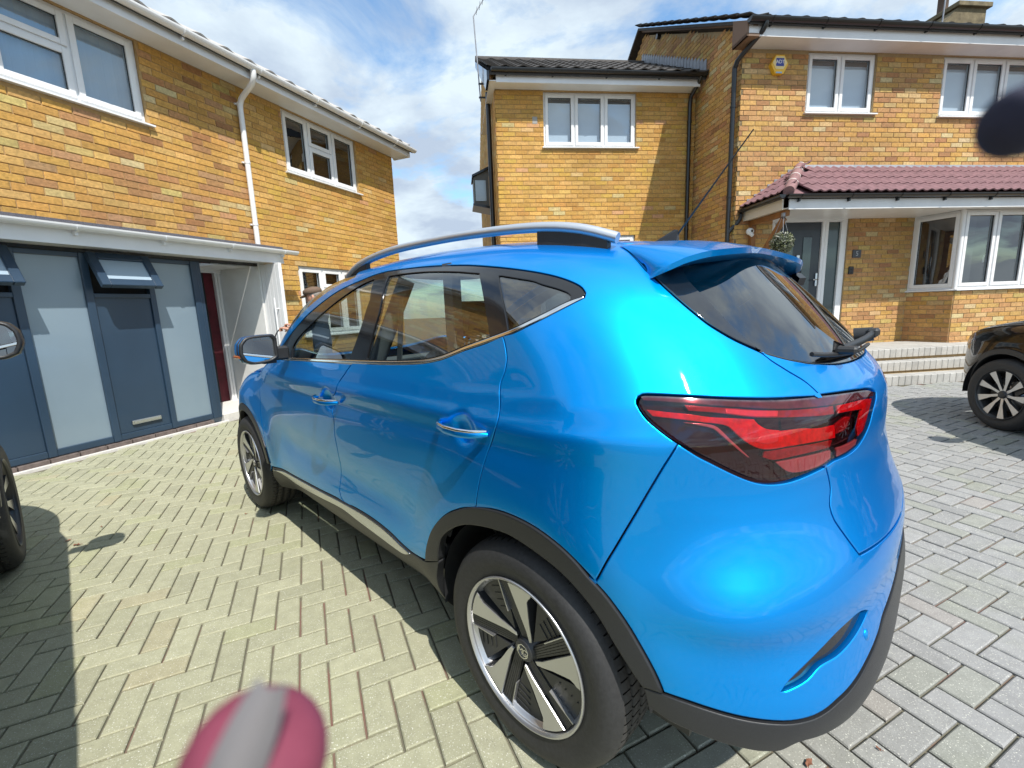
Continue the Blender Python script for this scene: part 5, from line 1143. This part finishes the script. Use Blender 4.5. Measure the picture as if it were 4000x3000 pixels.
for i in range(n): fl.box((3.74,1.30-i*.12 if False else -.0+ .0,0),(3.741,.001,.001)) if False else None
# lead soakers where the lower roof meets the side wall
for i in range(24):
    y=-.0; t=i/23; yy=1.0+t*2.7; zz=5.25+.545*(yy-1.34+.36)
    fl.box((3.755,yy,zz+.0),(3.772,yy+.10,zz+.26),0,None,.004)
fl.build('lead_flashing',M_lead,RH.root)
fp=MB(); fp.tube([(3.70,2.9,6.90),(3.78,2.9,6.90)],.05,10); fp.build('flue_pipe',M_gutb,RH.root)
dpn=MB(); dpn.tube(dense3([(3.86,-.41,5.30),(3.84,-.36,5.20),(3.70,-.0,4.98),(3.70,.06,4.90)],.05),.037,12); dpn.tube([(3.70,.06,4.92),(3.70,.06,2.52),(3.70,.06,.2)],.037,12); dpo=dpn.build('downpipe',M_gutb,RH.root)
for z in (4.35,3.0,2.2): c=MB(); c.tube([(3.70,.06,z-.015),(3.70,.06,z+.015)],.043,12); c.build('pipe_clip',M_gutb,dpo)
# chimney behind the ridge
ch=empty('chimney','brick chimney stack with sloping side above the right roof','chimney'); ch.matrix_world=RH.M.copy()
c=MB(); c.prism([(10.25,7.0),(11.75,7.0),(11.75,7.78),(11.0,7.78)],3.0,3.9,0,None,'y'); c.build('stack',mat('dark_chimney_brick',(.16,.13,.075),.9,noise=.5,nscale=7,bump=.5,bscale=60),ch)
c=MB(); c.box((10.93,2.93,7.78),(11.83,3.97,7.88),0,None,.01); c.build('cap',mat('dark_chimney_brick'),ch)
c=MB(); c.lathe([(.10,7.88),(.10,8.3),(.13,8.32),(.13,8.38),(.08,8.38)],14,0,Matrix.Translation((11.05,3.4,0))); c.build('chimney_pot',mat('brown_pot',(.12,.08,.06),.8),ch)
am=MB(); am.tube([(10.15,2.6,6.7),(10.22,2.6,8.4)],.014,6); o=am.build('aerial_pole',M_lead); o.matrix_world=RH.M.copy(); tag(o,'thin grey pole rising left of the chimney on the right roof','aerial')
# porch canopy
Wl=R1
pr=roof_slab(RH,[(3.96,-.93,2.80),(Wl,-.93,2.80),(Wl,-.01,3.38),(4.84,-.01,3.38)],M_tile2,'porch_roof',.05)
roof_slab(RH,[(3.96,-.93,2.80),(4.84,-.01,3.38),(3.90,-.01,2.80)],M_tile2,'porch_hip',.05)
tp=tile_mesh('plum_tile',.30,.33,2,.022,.018,M_tile2,16)
sl=math.atan(.58/.92)
for r in range(4):
    y=-.985+r*.245; z=2.815+r*.245*.63
    for c in range(28):
        x=4.12+c*.30; 
        if x-.10<3.96+(.93+y+.12)*.95: continue
        put(tp,'roof_tile',pr,Matrix.Translation((x,y,z))@Matrix.Rotation(sl-.045,4,'X'))
sl2=math.atan(.58/.90)
for r in range(4):
    x=3.865+r*.235; z=2.815+r*.235*.635
    for c in range(4):
        y=-.74+c*.30
        if y-.12<-.93+(x-3.96)*1.05: continue
        if y>-.06: continue
        put(tp,'roof_tile',pr,Matrix.Translation((x,y,z))@Matrix.Rotation(-PI/2,4,'Z')@Matrix.Rotation(sl2-.045,4,'X'))
rt=MB(); 
for k in range(4):
    t0,t1=k/4,(k+1)/4+.03; P0=np.array((3.965,-.95,2.835)); P1=np.array((4.87,-.0,3.43)); a=P0+(P1-P0)*t0; b=P0+(P1-P0)*t1
    q=MB(); q.tube([a,b],[.072,.078],14); q.build('ridge_tile',M_ridge,pr)
    cl=MB(); cl.tube([b-(P1-P0)*.018,b],.083,14); cl.build('mortar_band',mat('pale_mortar',(.68,.62,.58),.9),pr)
fb=MB(); fb.prism([(-.045,3.35),(-.006,3.35),(-.006,3.47),(-.018,3.47)],4.84,Wl,0,None,'x'); fb.prism([(-.13,3.335),(-.01,3.40),(-.01,3.42),(-.13,3.355)],4.86,Wl,0,None,'x'); fb.build('lead_flashing',M_lead,RH.root)
for k in range(7):   # stepped flashing on the brick
    x=4.66-k*.115; z=3.33-k*.075; b=MB(); b.box((x,-.016,z-.10),(x+.19,-.007,z+.075-.005),0,None,.002); b.build('flashing_step',M_lead,RH.root)
eaves(RH,4.03,Wl,2.622,.895,2.600,2.742)
hs=MB(); hs.box((3.92,-.895,2.600),(3.94,.0,2.742)); hs.box((3.94,-.88,2.612),(4.04,.0,2.621)); hs.build('hip_fascia',mat('cream_fascia',(.62,.55,.45),.6),RH.root)
gutter(RH,[(3.94,-.955,2.790),(Wl,-.955,2.790)],M_gutb,brk=list(np.arange(.22,8.,.80)),r=.05)
gutter(RH,[(3.865,.0,2.775),(3.865,-.97,2.790)],M_gutb,'hip_gutter',r=.05)
sw=MB(); sw.tube(dense3([(3.865,-.03,2.72),(3.86,.0,2.62),(3.76,.04,2.50),(3.70,.06,2.42)],.04),.034,10); sw.build('swan_neck',M_gutb,RH.root)
gb=MB(); gb.box((4.03,-.82,2.53),(4.11,.0,2.61),0,None,.004); gb.box((4.03,-.085,1.62),(4.11,-.008,2.53),0,None,.004)
gb.box((-.035,-.035,0),(.035,.035,1.02),0,Matrix.Translation((4.07,-.06,1.76))@Matrix.Rotation(math.radians(43),4,'X'),.004); gb.build('gallows_bracket',M_wood,RH.root)
# door set
dr=MB()
for a,b in ((4.46,4.53),(4.56,4.625),(5.40,5.455),(5.457,5.515),(5.75,5.862)): dr.box((a,.02,.52),(b,.10,2.655),0,None,.004)
dr.box((4.53,.021,2.585),(5.75,.099,2.655),0,None,.003); dr.box((4.46,.022,.47),(5.862,.098,.535),0,None,.003); dfo=dr.build('door_frame',M_white,RH.root)
M_door=mat('navy_door',(.012,.020,.032),.35,coat=.2)
dl=MB(); dl.box((4.63,.045,.54),(5.395,.09,2.58),0,None,.004); 
for a,b in ((4.72,5.30),): dl.box((a,.038,.64),(b,.046,.98),0,None,.006); dl.box((a+.04,.034,.68),(b-.04,.040,.94),0,None,.006)
do=dl.build('front_door',M_door,dfo)
for a in (4.73,5.07): g=MB(); g.box((a,.036,1.30),(a+.16,.046,2.34),0,None,.003); g.build('door_glass',mat('dark_obscure_glass',(.03,.055,.06),.15,coat=.6),do)
k=MB(); k.box((4.955,.02,1.87),(5.015,.045,2.05),0,None,.008); k.lathe([(.024,.0),(.03,.005),(.024,.01)],14,0,Matrix.Translation((4.985,.03,1.82))@Matrix.Rotation(PI/2,4,'X')); k.build('door_knocker',M_alu,do)
k=MB(); k.box((4.85,.022,1.10),(5.14,.046,1.175),0,None,.006); k.build('letterbox',M_alu,do)
k=MB(); k.box((5.335,.02,1.52),(5.37,.046,1.74),0,None,.004); k.tube([(5.352,.02,1.63),(5.352,-.015,1.63),(5.26,-.015,1.63)],.010,8); k.build('door_handle',M_alu,do)
for a,b in ((4.53,4.56),(5.515,5.75)): g=MB(); g.box((a,.055,.54),(b,.062,2.58)); g.build('side_light',mat('dark_obscure_glass'),dfo)
nm=MB(); nm.box((5.972,-.018,1.975),(6.132,-.004,2.108),0,None,.003); no=nm.build('house_number_plate',mat('slate_plate',(.045,.05,.06),.4),RH.root)
def text(s,size,M,m,parent,name='lettering',ext=.0012,align='CENTER'):
    c=bpy.data.curves.new(name,'FONT'); c.body=s; c.size=size; c.extrude=ext; c.align_x=align; c.align_y='CENTER'
    o=bpy.data.objects.new(name,c); link(o); bpy.context.view_layer.update(); dg=bpy.context.evaluated_depsgraph_get(); me=bpy.data.meshes.new_from_object(o.evaluated_get(dg)); bpy.data.objects.remove(o); bpy.data.curves.remove(c)
    me.materials.clear(); me.materials.append(m); q=bpy.data.objects.new(name,me); link(q,parent); q.matrix_local=M; return q
FRONT=Matrix.Rotation(PI/2,4,'X')
text('5',.11,Matrix.Translation((6.052,-.0195,2.041))@FRONT,mat('grey_numeral',(.42,.45,.48),.4),no)
db=MB(); db.box((5.918,-.03,1.70),(6.012,-.004,1.83),0,None,.008); db.lathe([(.0,.004),(.02,.004),(.026,.0)],14,0,Matrix.Translation((5.965,-.031,1.79))@Matrix.Rotation(PI/2,4,'X')); db.lathe([(.0,.004),(.018,.004),(.022,.0)],14,0,Matrix.Translation((5.965,-.031,1.735))@Matrix.Rotation(PI/2,4,'X')); db.build('doorbell',M_black,RH.root)
ll=MB(); ll.lathe([(.0,.0),(.05,.005),(.06,.03),(.05,.07),(.02,.09)],16,0,Matrix.Translation((4.00,-.05,2.43))@Matrix.Rotation(PI/2,4,'X')); ll.tube([(4.0,-.09,2.40),(4.02,-.13,2.36)],.03,10); ll.build('sensor_light',M_white,RH.root)
# burglar alarm box
al=MB(); hx=[(.142*math.cos(math.radians(60*i))*1.0,.150*math.sin(math.radians(60*i))*1.0) for i in range(6)]
al.prism([(4.36+x,4.912+z) for x,z in hx],-.075,-.004,0,None,'y'); alo=al.build('alarm_box',mat('alarm_yellow',(.85,.50,.03),.4),RH.root)
q=MB(); q.prism([(4.36+x*.86,4.935+z*.70) for x,z in hx],-.079,-.0752,0,None,'y'); q.build('label',mat('alarm_cream',(.85,.68,.32),.5),alo)
q=MB(); q.box((4.295,-.083,4.885),(4.425,-.0795,4.995)); q.build('logo_panel',mat('alarm_blue',(.025,.05,.30),.4),alo)
text('ADT',.072,Matrix.Translation((4.36,-.0845,4.942))@FRONT,mat('label_white',(.85,.85,.85),.5),alo,ext=.002)
q=MB(); q.box((4.30,-.081,4.785),(4.40,-.0755,4.805)); q.build('label_strip',mat('pale_blue_strip',(.30,.50,.70),.5),alo)
# bay window
BO=.62; bx0,bx1=7.30,9.7
for org,dr_,L in (((7.115,.015),(bx0-7.115,-BO-.015),math.hypot(bx0-7.115,BO+.015)),((bx0,-BO),(1,0),bx1-bx0),((bx1,-BO),(.18,BO),.645)):
    RH.wall(org,dr_,0.01,L-.002,.3,1.35,(),PINK,M_mortar2,thick=.08)
aL=math.atan2(-BO,bx0-7.12); LL=math.hypot(bx0-7.12,BO)
MTL=Matrix.Translation((7.12,-.004,0))@Matrix.Rotation(aL,4,'Z'); MTF=Matrix.Translation((bx0,-BO,0)); MTR=Matrix.Translation((bx1,-BO,0))@Matrix.Rotation(math.atan2(BO,.18),4,'Z')
window(RH,.0,LL,1.385,2.618,[],{},'room',MT=MTL,y=-.01,proj=.05); window(RH,.0,bx1-bx0,1.385,2.618,[.62,1.22,1.80],{},'room',MT=MTF,y=-.01,handles=(0,),proj=.05); window(RH,0,.64,1.385,2.618,[],{},'room',MT=MTR,y=-.01,proj=.05)
bt=MB(); bt.prism([(7.14,0.02),(bx0+.02,-BO+.04),(bx1-.02,-BO+.04),(bx1+.16,.02)],1.30,1.36,0); bt.build('bay_base',M_white,RH.root)
cp=MB(); cp.tube([(bx0,-BO+.005,1.39),(bx0,-BO+.005,2.62)],.036,8); cp.tube([(bx1,-BO+.005,1.39),(bx1,-BO+.005,2.62)],.036,8); cp.build('corner_post',M_white,RH.root)
RH.finish()
# steps of grey blocks up to the right house
M_step=mat('grey_step_block',(.40,.39,.37),.85,noise=.12,nscale=18,bump=.4,bscale=200,tone=True)
sp=empty('front_steps','three grey block steps leading up to the right house door','steps'); sp.matrix_world=RH.M.copy()
for (z0,z1,y0,y1) in ((-.05,.22,-1.78,-1.40),(-.05,.355,-1.42,-1.05),(-.05,.50,-1.07,-.0)):
    b=MB(); b.box((3.92,y0+.03,z0),(12,y1,z1-.03)); b.build('step_core',M_mortar2,sp)
    n=int((12-3.95)/.1)
    for i in range(n):
        x=3.95+i*.1
        if x>9.2: break
        gq=rnd.gauss(1,.07); tone=tuple(c*gq for c in (.42,.41,.385))
        q=MB(); q.box((x,y0,z1-.135),(x+.097,y0+.2,z1+.0),0,None,.006); q.c=[tone]*len(q.f); q.build('step_block',M_step,sp,False)
    if y1-y0>.5:
        q=MB()
        for i in range(27):
            for j in range(4):
                if y0+.2+j*.2>-.1: continue
                t=len(q.f); q.box((3.95+i*.2,y0+.203+j*.2,z1-.04),(3.95+i*.2+.197,y0+.40+j*.2,z1-.001),0,None,.004)
                gq=rnd.gauss(1,.07); tone=tuple(c*gq for c in (.42,.41,.385)); q.c[t:]=[tone]*(len(q.f)-t)
        tag(q.build('step_paving',M_step,sp,False),kind='stuff')
# hanging ball
hb=empty('topiary_ball','clipped leafy ball hanging on chains from the wooden porch bracket','hanging plant'); hb.matrix_world=RH.M@Matrix.Translation((4.02,-.80,2.14))
c=MB()
for a in (0,120,240): c.tube([(0,0,.42),(.10*math.cos(math.radians(a)),.10*math.sin(math.radians(a)),.13)],.0035,5)
c.box((-.02,-.02,.38),(.02,.02,.43)); c.build('chain',M_lead,hb)
c=MB(); c.lathe([(.0,-.125),(.09,-.09),(.125,0),(.09,.09),(0,.125)],16); c.build('core',mat('ball_core',(.02,.028,.012),.9),hb)
c=MB()
for i in range(1500):
    v=Vector((rnd.gauss(0,1),rnd.gauss(0,1),rnd.gauss(0,1))).normalized(); r=.165*rnd.uniform(.80,1.02); p=v*r
    t=v.cross(Vector((rnd.random()-.5,rnd.random()-.5,rnd.random()-.5))).normalized(); w=(v*.6+v.cross(t)*.8).normalized(); l=rnd.uniform(.014,.024)
    col=(.075,.09,.05) if rnd.random()<.55 else ((.15,.17,.07) if rnd.random()<.6 else (.36,.36,.30))
    c.add([p-t*l*.45,p+w*l,p+t*l*.45,p-w*l*.5],[(0,3,2,1)],0,False,col)
tag(c.build('leaf_cover',mat('small_leaf',(.1,.14,.05),.5,tone=True),hb,False),kind='stuff')
# ================================================================== cars
CAR_T=2.361470
blue=empty('parked_car','bright blue hatchback suv parked in the middle of the driveway','car','cars parked on the driveway',loc=(.614021,1.764074,0),rz=CAR_T)
build_car(blue,M_blue)
def carw(X,Y): c,s=math.cos(CAR_T),math.sin(CAR_T); return (.614021+c*X-s*Y,1.764074+s*X+c*Y)
x,y=carw(.27,2.905); lc=empty('parked_car','black car at the left edge parked beside the blue one','car','cars parked on the driveway',loc=(x,y,0),rz=CAR_T); build_car(lc,M_darkpaint,False); lc.scale=(1,1,1.09)
h=math.radians(85); c,s=math.cos(h),math.sin(h)
fx,fy=4.49,3.95; rc=empty('parked_car','black car at the right edge parked before the steps','car','cars parked on the driveway',loc=(fx-(c*2.585-s*.885),fy-(s*2.585+c*.885),gz(4.5,3.9)),rz=h); build_car(rc,M_darkpaint,False)

# ================================================================== person beyond the bonnet, fingertips at the lens
def skin_mesh(name,verts,edges,radii,m,parent,sub=2,root=0):
    me=bpy.data.meshes.new(name); me.from_pydata(verts,edges,[]); o=bpy.data.objects.new(name,me); link(o)
    md=o.modifiers.new('skin','SKIN'); 
    for i,v in enumerate(me.skin_vertices[0].data): v.radius=radii[i] if isinstance(radii[i],tuple) else (radii[i],radii[i]); v.use_root=(i==root)
    s=o.modifiers.new('sub','SUBSURF'); s.levels=sub; s.render_levels=sub
    bpy.context.view_layer.update(); dg=bpy.context.evaluated_depsgraph_get(); m2=bpy.data.meshes.new_from_object(o.evaluated_get(dg)); bpy.data.objects.remove(o)
    m2.materials.clear(); m2.materials.append(m); m2.polygons.foreach_set('use_smooth',[True]*len(m2.polygons)); q=bpy.data.objects.new(name,m2); return link(q,parent)
M_skin=mat('skin',(.52,.27,.19),.5,noise=.06,nscale=30); M_jumper=mat('navy_jumper',(.035,.05,.085),.9,noise=.15,nscale=60); M_jeans=mat('dark_jeans',(.03,.035,.05),.9); M_cap=mat('brown_tweed',(.15,.10,.07),.9,noise=.4,nscale=160)
ps=empty('person','man in a brown flat cap and dark jumper holding a cable beyond the blue car','person',loc=(-2.43,5.72,gz(-2.4,5.7)),rz=math.radians(183))
# local: +x the way he faces, +y his left
V=[(0,0,.95),(.0,0,1.10),(.02,0,1.26),(.01,0,1.38),(.02,0,1.45),(.03,0,1.50),
   (.01,.17,1.37),(.10,.24,1.16),(.32,.15,1.17),(.01,-.17,1.37),(.12,-.22,1.17),(.36,-.08,1.21),
   (0,.10,.88),(.02,.11,.50),(.0,.11,.09),(.14,.12,.03),(0,-.10,.88),(.02,-.11,.50),(.0,-.11,.09),(.14,-.12,.03)]
E_=[(0,1),(1,2),(2,3),(3,4),(4,5),(3,6),(6,7),(7,8),(3,9),(9,10),(10,11),(0,12),(12,13),(13,14),(14,15),(0,16),(16,17),(17,18),(18,19)]
Rr=[(.115,.165),(.11,.155),(.115,.17),(.10,.13),(.055,.055),(.05,.05),(.065,.065),(.05,.05),(.035,.035),(.065,.065),(.05,.05),(.035,.035),(.085,.085),(.06,.06),(.045,.045),(.04,.045),(.085,.085),(.06,.06),(.045,.045),(.04,.045)]
bd=skin_mesh('body',V,E_,Rr,M_jumper,ps)
bd.data.materials.append(M_jeans); bd.data.materials.append(M_skin); bd.data.materials.append(M_black)
for p in bd.data.polygons:
    c=p.center
    p.material_index=3 if c.z<.12 else (1 if c.z<.93 else (2 if c.z>1.455 else 0))
hd=MB(); hv=[];nu,nv=20,16
for i in range(nv+1):
    ph=PI*i/nv
    for k in range(nu):
        th=2*PI*k/nu; x=.098*math.sin(ph)*math.cos(th); y=.076*math.sin(ph)*math.sin(th); z=.118*math.cos(ph)
        if z<-.03: x*=1-.25*(-.03-z)/.09; y*=1-.30*(-.03-z)/.09; x+=.012*(-.03-z)/.09
        if x>.06 and abs(y)<.020 and -.045<z<.02: x+=.024*(1-abs(y)/.02)*(1-abs(z+.02)/.04 if abs(z+.02)<.04 else 0)
        if x>.05 and .014<abs(y)<.045 and .0<z<.03: x-=.008
        if x>.05 and abs(y)<.03 and -.075<z<-.06: x-=.006
        hv.append((x,y,z))
hd.add(hv,[(i*nu+k,(i+1)*nu+k,(i+1)*nu+(k+1)%nu,i*nu+(k+1)%nu) for i in range(nv) for k in range(nu)],0,True)
for sg in (1,-1): hd.tube([(-.012,sg*.074,.02),(-.018,sg*.088,.0),(-.01,sg*.078,-.035)],[.012,.020,.010],8)
ho=hd.build('head',M_skin,ps); ho.location=(.045,0,1.565); ho.rotation_euler=(0,math.radians(10),0)
hr=MB(); hr.lathe([(.0,-.02),(.088,-.02),(.094,.02),(.08,.06)],20,0,Matrix.Translation((-.012,0,.01))@Matrix.Scale(.86,4,(0,1,0)),a0=math.radians(70),a1=math.radians(290)); hr.build('hair',mat('grey_hair',(.25,.23,.21),.8),ho)
cp=MB(); cp.lathe([(.104,.035),(.118,.055),(.112,.085),(.08,.108),(.03,.118),(.0,.119)],24,0,Matrix.Translation((.006,0,.012))@Matrix.Scale(.90,4,(0,1,0)))
cp.lathe([(.10,.040),(.104,.035),(.0,.036)],24,0,Matrix.Translation((.006,0,.012))@Matrix.Scale(.90,4,(0,1,0)))
pk=[(.075,-.075),(.13,-.058),(.158,-.02),(.158,.02),(.13,.058),(.075,.075)]
cp.prism(pk,.048,.060,0,Matrix.Rotation(math.radians(12),4,'Y')@Matrix.Translation((.004,0,.008))); cp.build('flat_cap',M_cap,ho)
for hx,hy,hz,sg in ((.32,.15,1.17,1),(.36,-.08,1.21,-1)):
    hvv=[(0,0,0),(.045,0,.008),(.085,0,.014)]; he=[(0,1),(1,2)]; hrr=[(.026,.022),(.034,.020),(.036,.018)]
    for f in range(4):
        y=(-.027+.018*f)*-sg; L=(.034,.040,.038,.030)[f]; b0=len(hvv)
        hvv+=[(.100,y,.016),(.100+L*.6,y,.010),(.100+L*.72,y,-.014),(.100+L*.45,y,-.032)]; he+=[(2,b0),(b0,b0+1),(b0+1,b0+2),(b0+2,b0+3)]; hrr+=[(.0095,.0095)]*2+[(.0085,.0085)]*2
    b0=len(hvv); hvv+=[(.04,sg*-.038,-.004),(.07,sg*-.050,-.018),(.095,sg*-.040,-.030)]; he+=[(1,b0),(b0,b0+1),(b0+1,b0+2)]; hrr+=[(.013,.013),(.011,.011),(.0095,.0095)]
    h=skin_mesh('hand',hvv,he,hrr,M_skin,ps,1); h.location=(hx,hy,hz); h.rotation_euler=(0,math.radians(-8),0)
cbm=MB(); cx=lambda *p:ps.matrix_basis@Vector(p)
cbl=dense3([(.44,-.08,1.205),(.52,-.07,1.20),(.60,-.03,1.10),(.60,.05,.85),(.50,.12,.5),(.45,.2,.12),(.2,.5,.02),(-.5,.9,.015)],.04)
cbm.tube([cx(*p) for p in cbl],.008,8); tag(cbm.build('charging_cable',M_black),'thin black cable looping down from the hand of the man in the cap','cable')
def ray_at(px,py,d):
    v=_f+_r2*((px-2000)/1715.3)-_u2*((py-1500)/1715.3); return Vector(camv+v*d)
M_finger=mat('shaded_finger_skin',(.20,.045,.075),.6,spec=.2,noise=.08,nscale=300); M_nail=mat('shaded_fingernail',(.19,.18,.185),.4)  # skin and nail colours darkened to paint in the shade on this fingertip
tp=ray_at(1075,2800,.050); b1=ray_at(930,3150,.052); b2=ray_at(760,3560,.056)
fg_=empty('fingertip','blurred pink fingertip with a pale nail at the bottom edge close to the lens','finger',loc=tp)
L=lambda v:Vector(v)-tp
f=MB(); f.tube(dense3([L(tp)+Vector((0,0,0)),L(tp+(b1-tp)*.16),L(tp+(b1-tp)*.5),L(b1),L(b2)],.0012),.007,20); 
fv=[Vector(v) for v in f.v]
f=MB(); pts=dense3([L(tp),L(b1),L(b2)],.0008); n=len(pts); rad=[.0078*math.sqrt(max(.02,1-max(0,1-i*.0008/.0078)**2)) for i in range(n)]
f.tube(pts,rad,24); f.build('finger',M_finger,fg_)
ax=(b1-tp).normalized(); tocam=(Vector(camv)-tp).normalized(); sd_=ax.cross(tocam).normalized(); upn=(sd_.cross(ax)).normalized()
nl=MB(); nv_=[]
for i in range(9):
    t=-.0085+.0200*i/8; hw=.0030*math.sqrt(max(.05,1-((i/8-.62)/.72)**2))
    for k in range(7):
        u=-1+2*k/6; p=ax*t-sd_*(hw*u*.95-.0016)+upn*(.0066*math.cos(u*.75)+.0006)*(1 if t>0.001 else max(.25,1-.35*((.001-t)/.0085))); nv_.append(p)
nl.add(nv_,[(i*7+k,i*7+k+1,(i+1)*7+k+1,(i+1)*7+k) for i in range(8) for k in range(6)],0,True); nl.build('nail',M_nail,fg_)
M_df=mat('dark_navy_finger',(.022,.022,.048),.8)  # one even dark navy over the whole upper right fingertip
tp=ray_at(3890,505,.052); b1=ray_at(4150,430,.053); b2=ray_at(4700,280,.060)
fd=empty('fingertip','dark navy blurred fingertip poking in at the upper right edge','finger',loc=tp); f=MB()
pts=dense3([L(tp),L(b1),L(b2)],.0008); rad=[.0036*math.sqrt(max(.02,1-max(0,1-i*.0008/.0036)**2))+.0000+.0009*min(1,i*.0008/.012) for i in range(len(pts))]
f.tube(pts,rad,24); f.build('finger',M_df,fd)

M_leaf=mat('dead_leaf',(.22,.09,.05),.8,noise=.3,nscale=120)
def ground_at(px,py):
    v=_f+_r2*((px-2000)/1715.3)-_u2*((py-1500)/1715.3); t=-CAMH/v[2]; return camv+v*t
for i,(px,py,sc,lb) in enumerate(((300,2130,.045,'reddish brown dead leaf at the edge of the shadow on the left paving'),(265,2115,.03,'small dead leaf half in the shadow on the left paving'),(398,2060,.02,'tiny dark leaf on the paving left of the front wheel'),(3160,2985,.035,'brown dead leaf on the paving behind the rear bumper'),(3430,2930,.016,'tiny reddish leaf on the grey paving right of the bumper'),(960,2010,.02,'tiny reddish leaf on the paving beneath the front tyre'))):
    p=ground_at(px,py); l=MB(); n=9
    vs=[(0,0,.004)]; 
    for k in range(n): t=2*PI*k/n; r=sc*.5*(1 if k%2==0 else .62); vs.append((r*math.cos(t),.6*r*math.sin(t),.003+.006*abs(math.sin(t*1.5+i))))
    l.add(vs,[(0,1+k,1+(k+1)%n) for k in range(n)],0,True); l.tube([(0,0,.004),(sc*.8,.004,.006)],.0009,5)
    o=l.build('fallen_leaf',M_leaf); o.location=(p[0],p[1],gz(p[0],p[1])+.001); o.rotation_euler=(0,0,i*1.3); tag(o,lb,'leaf','dead leaves on the paving')
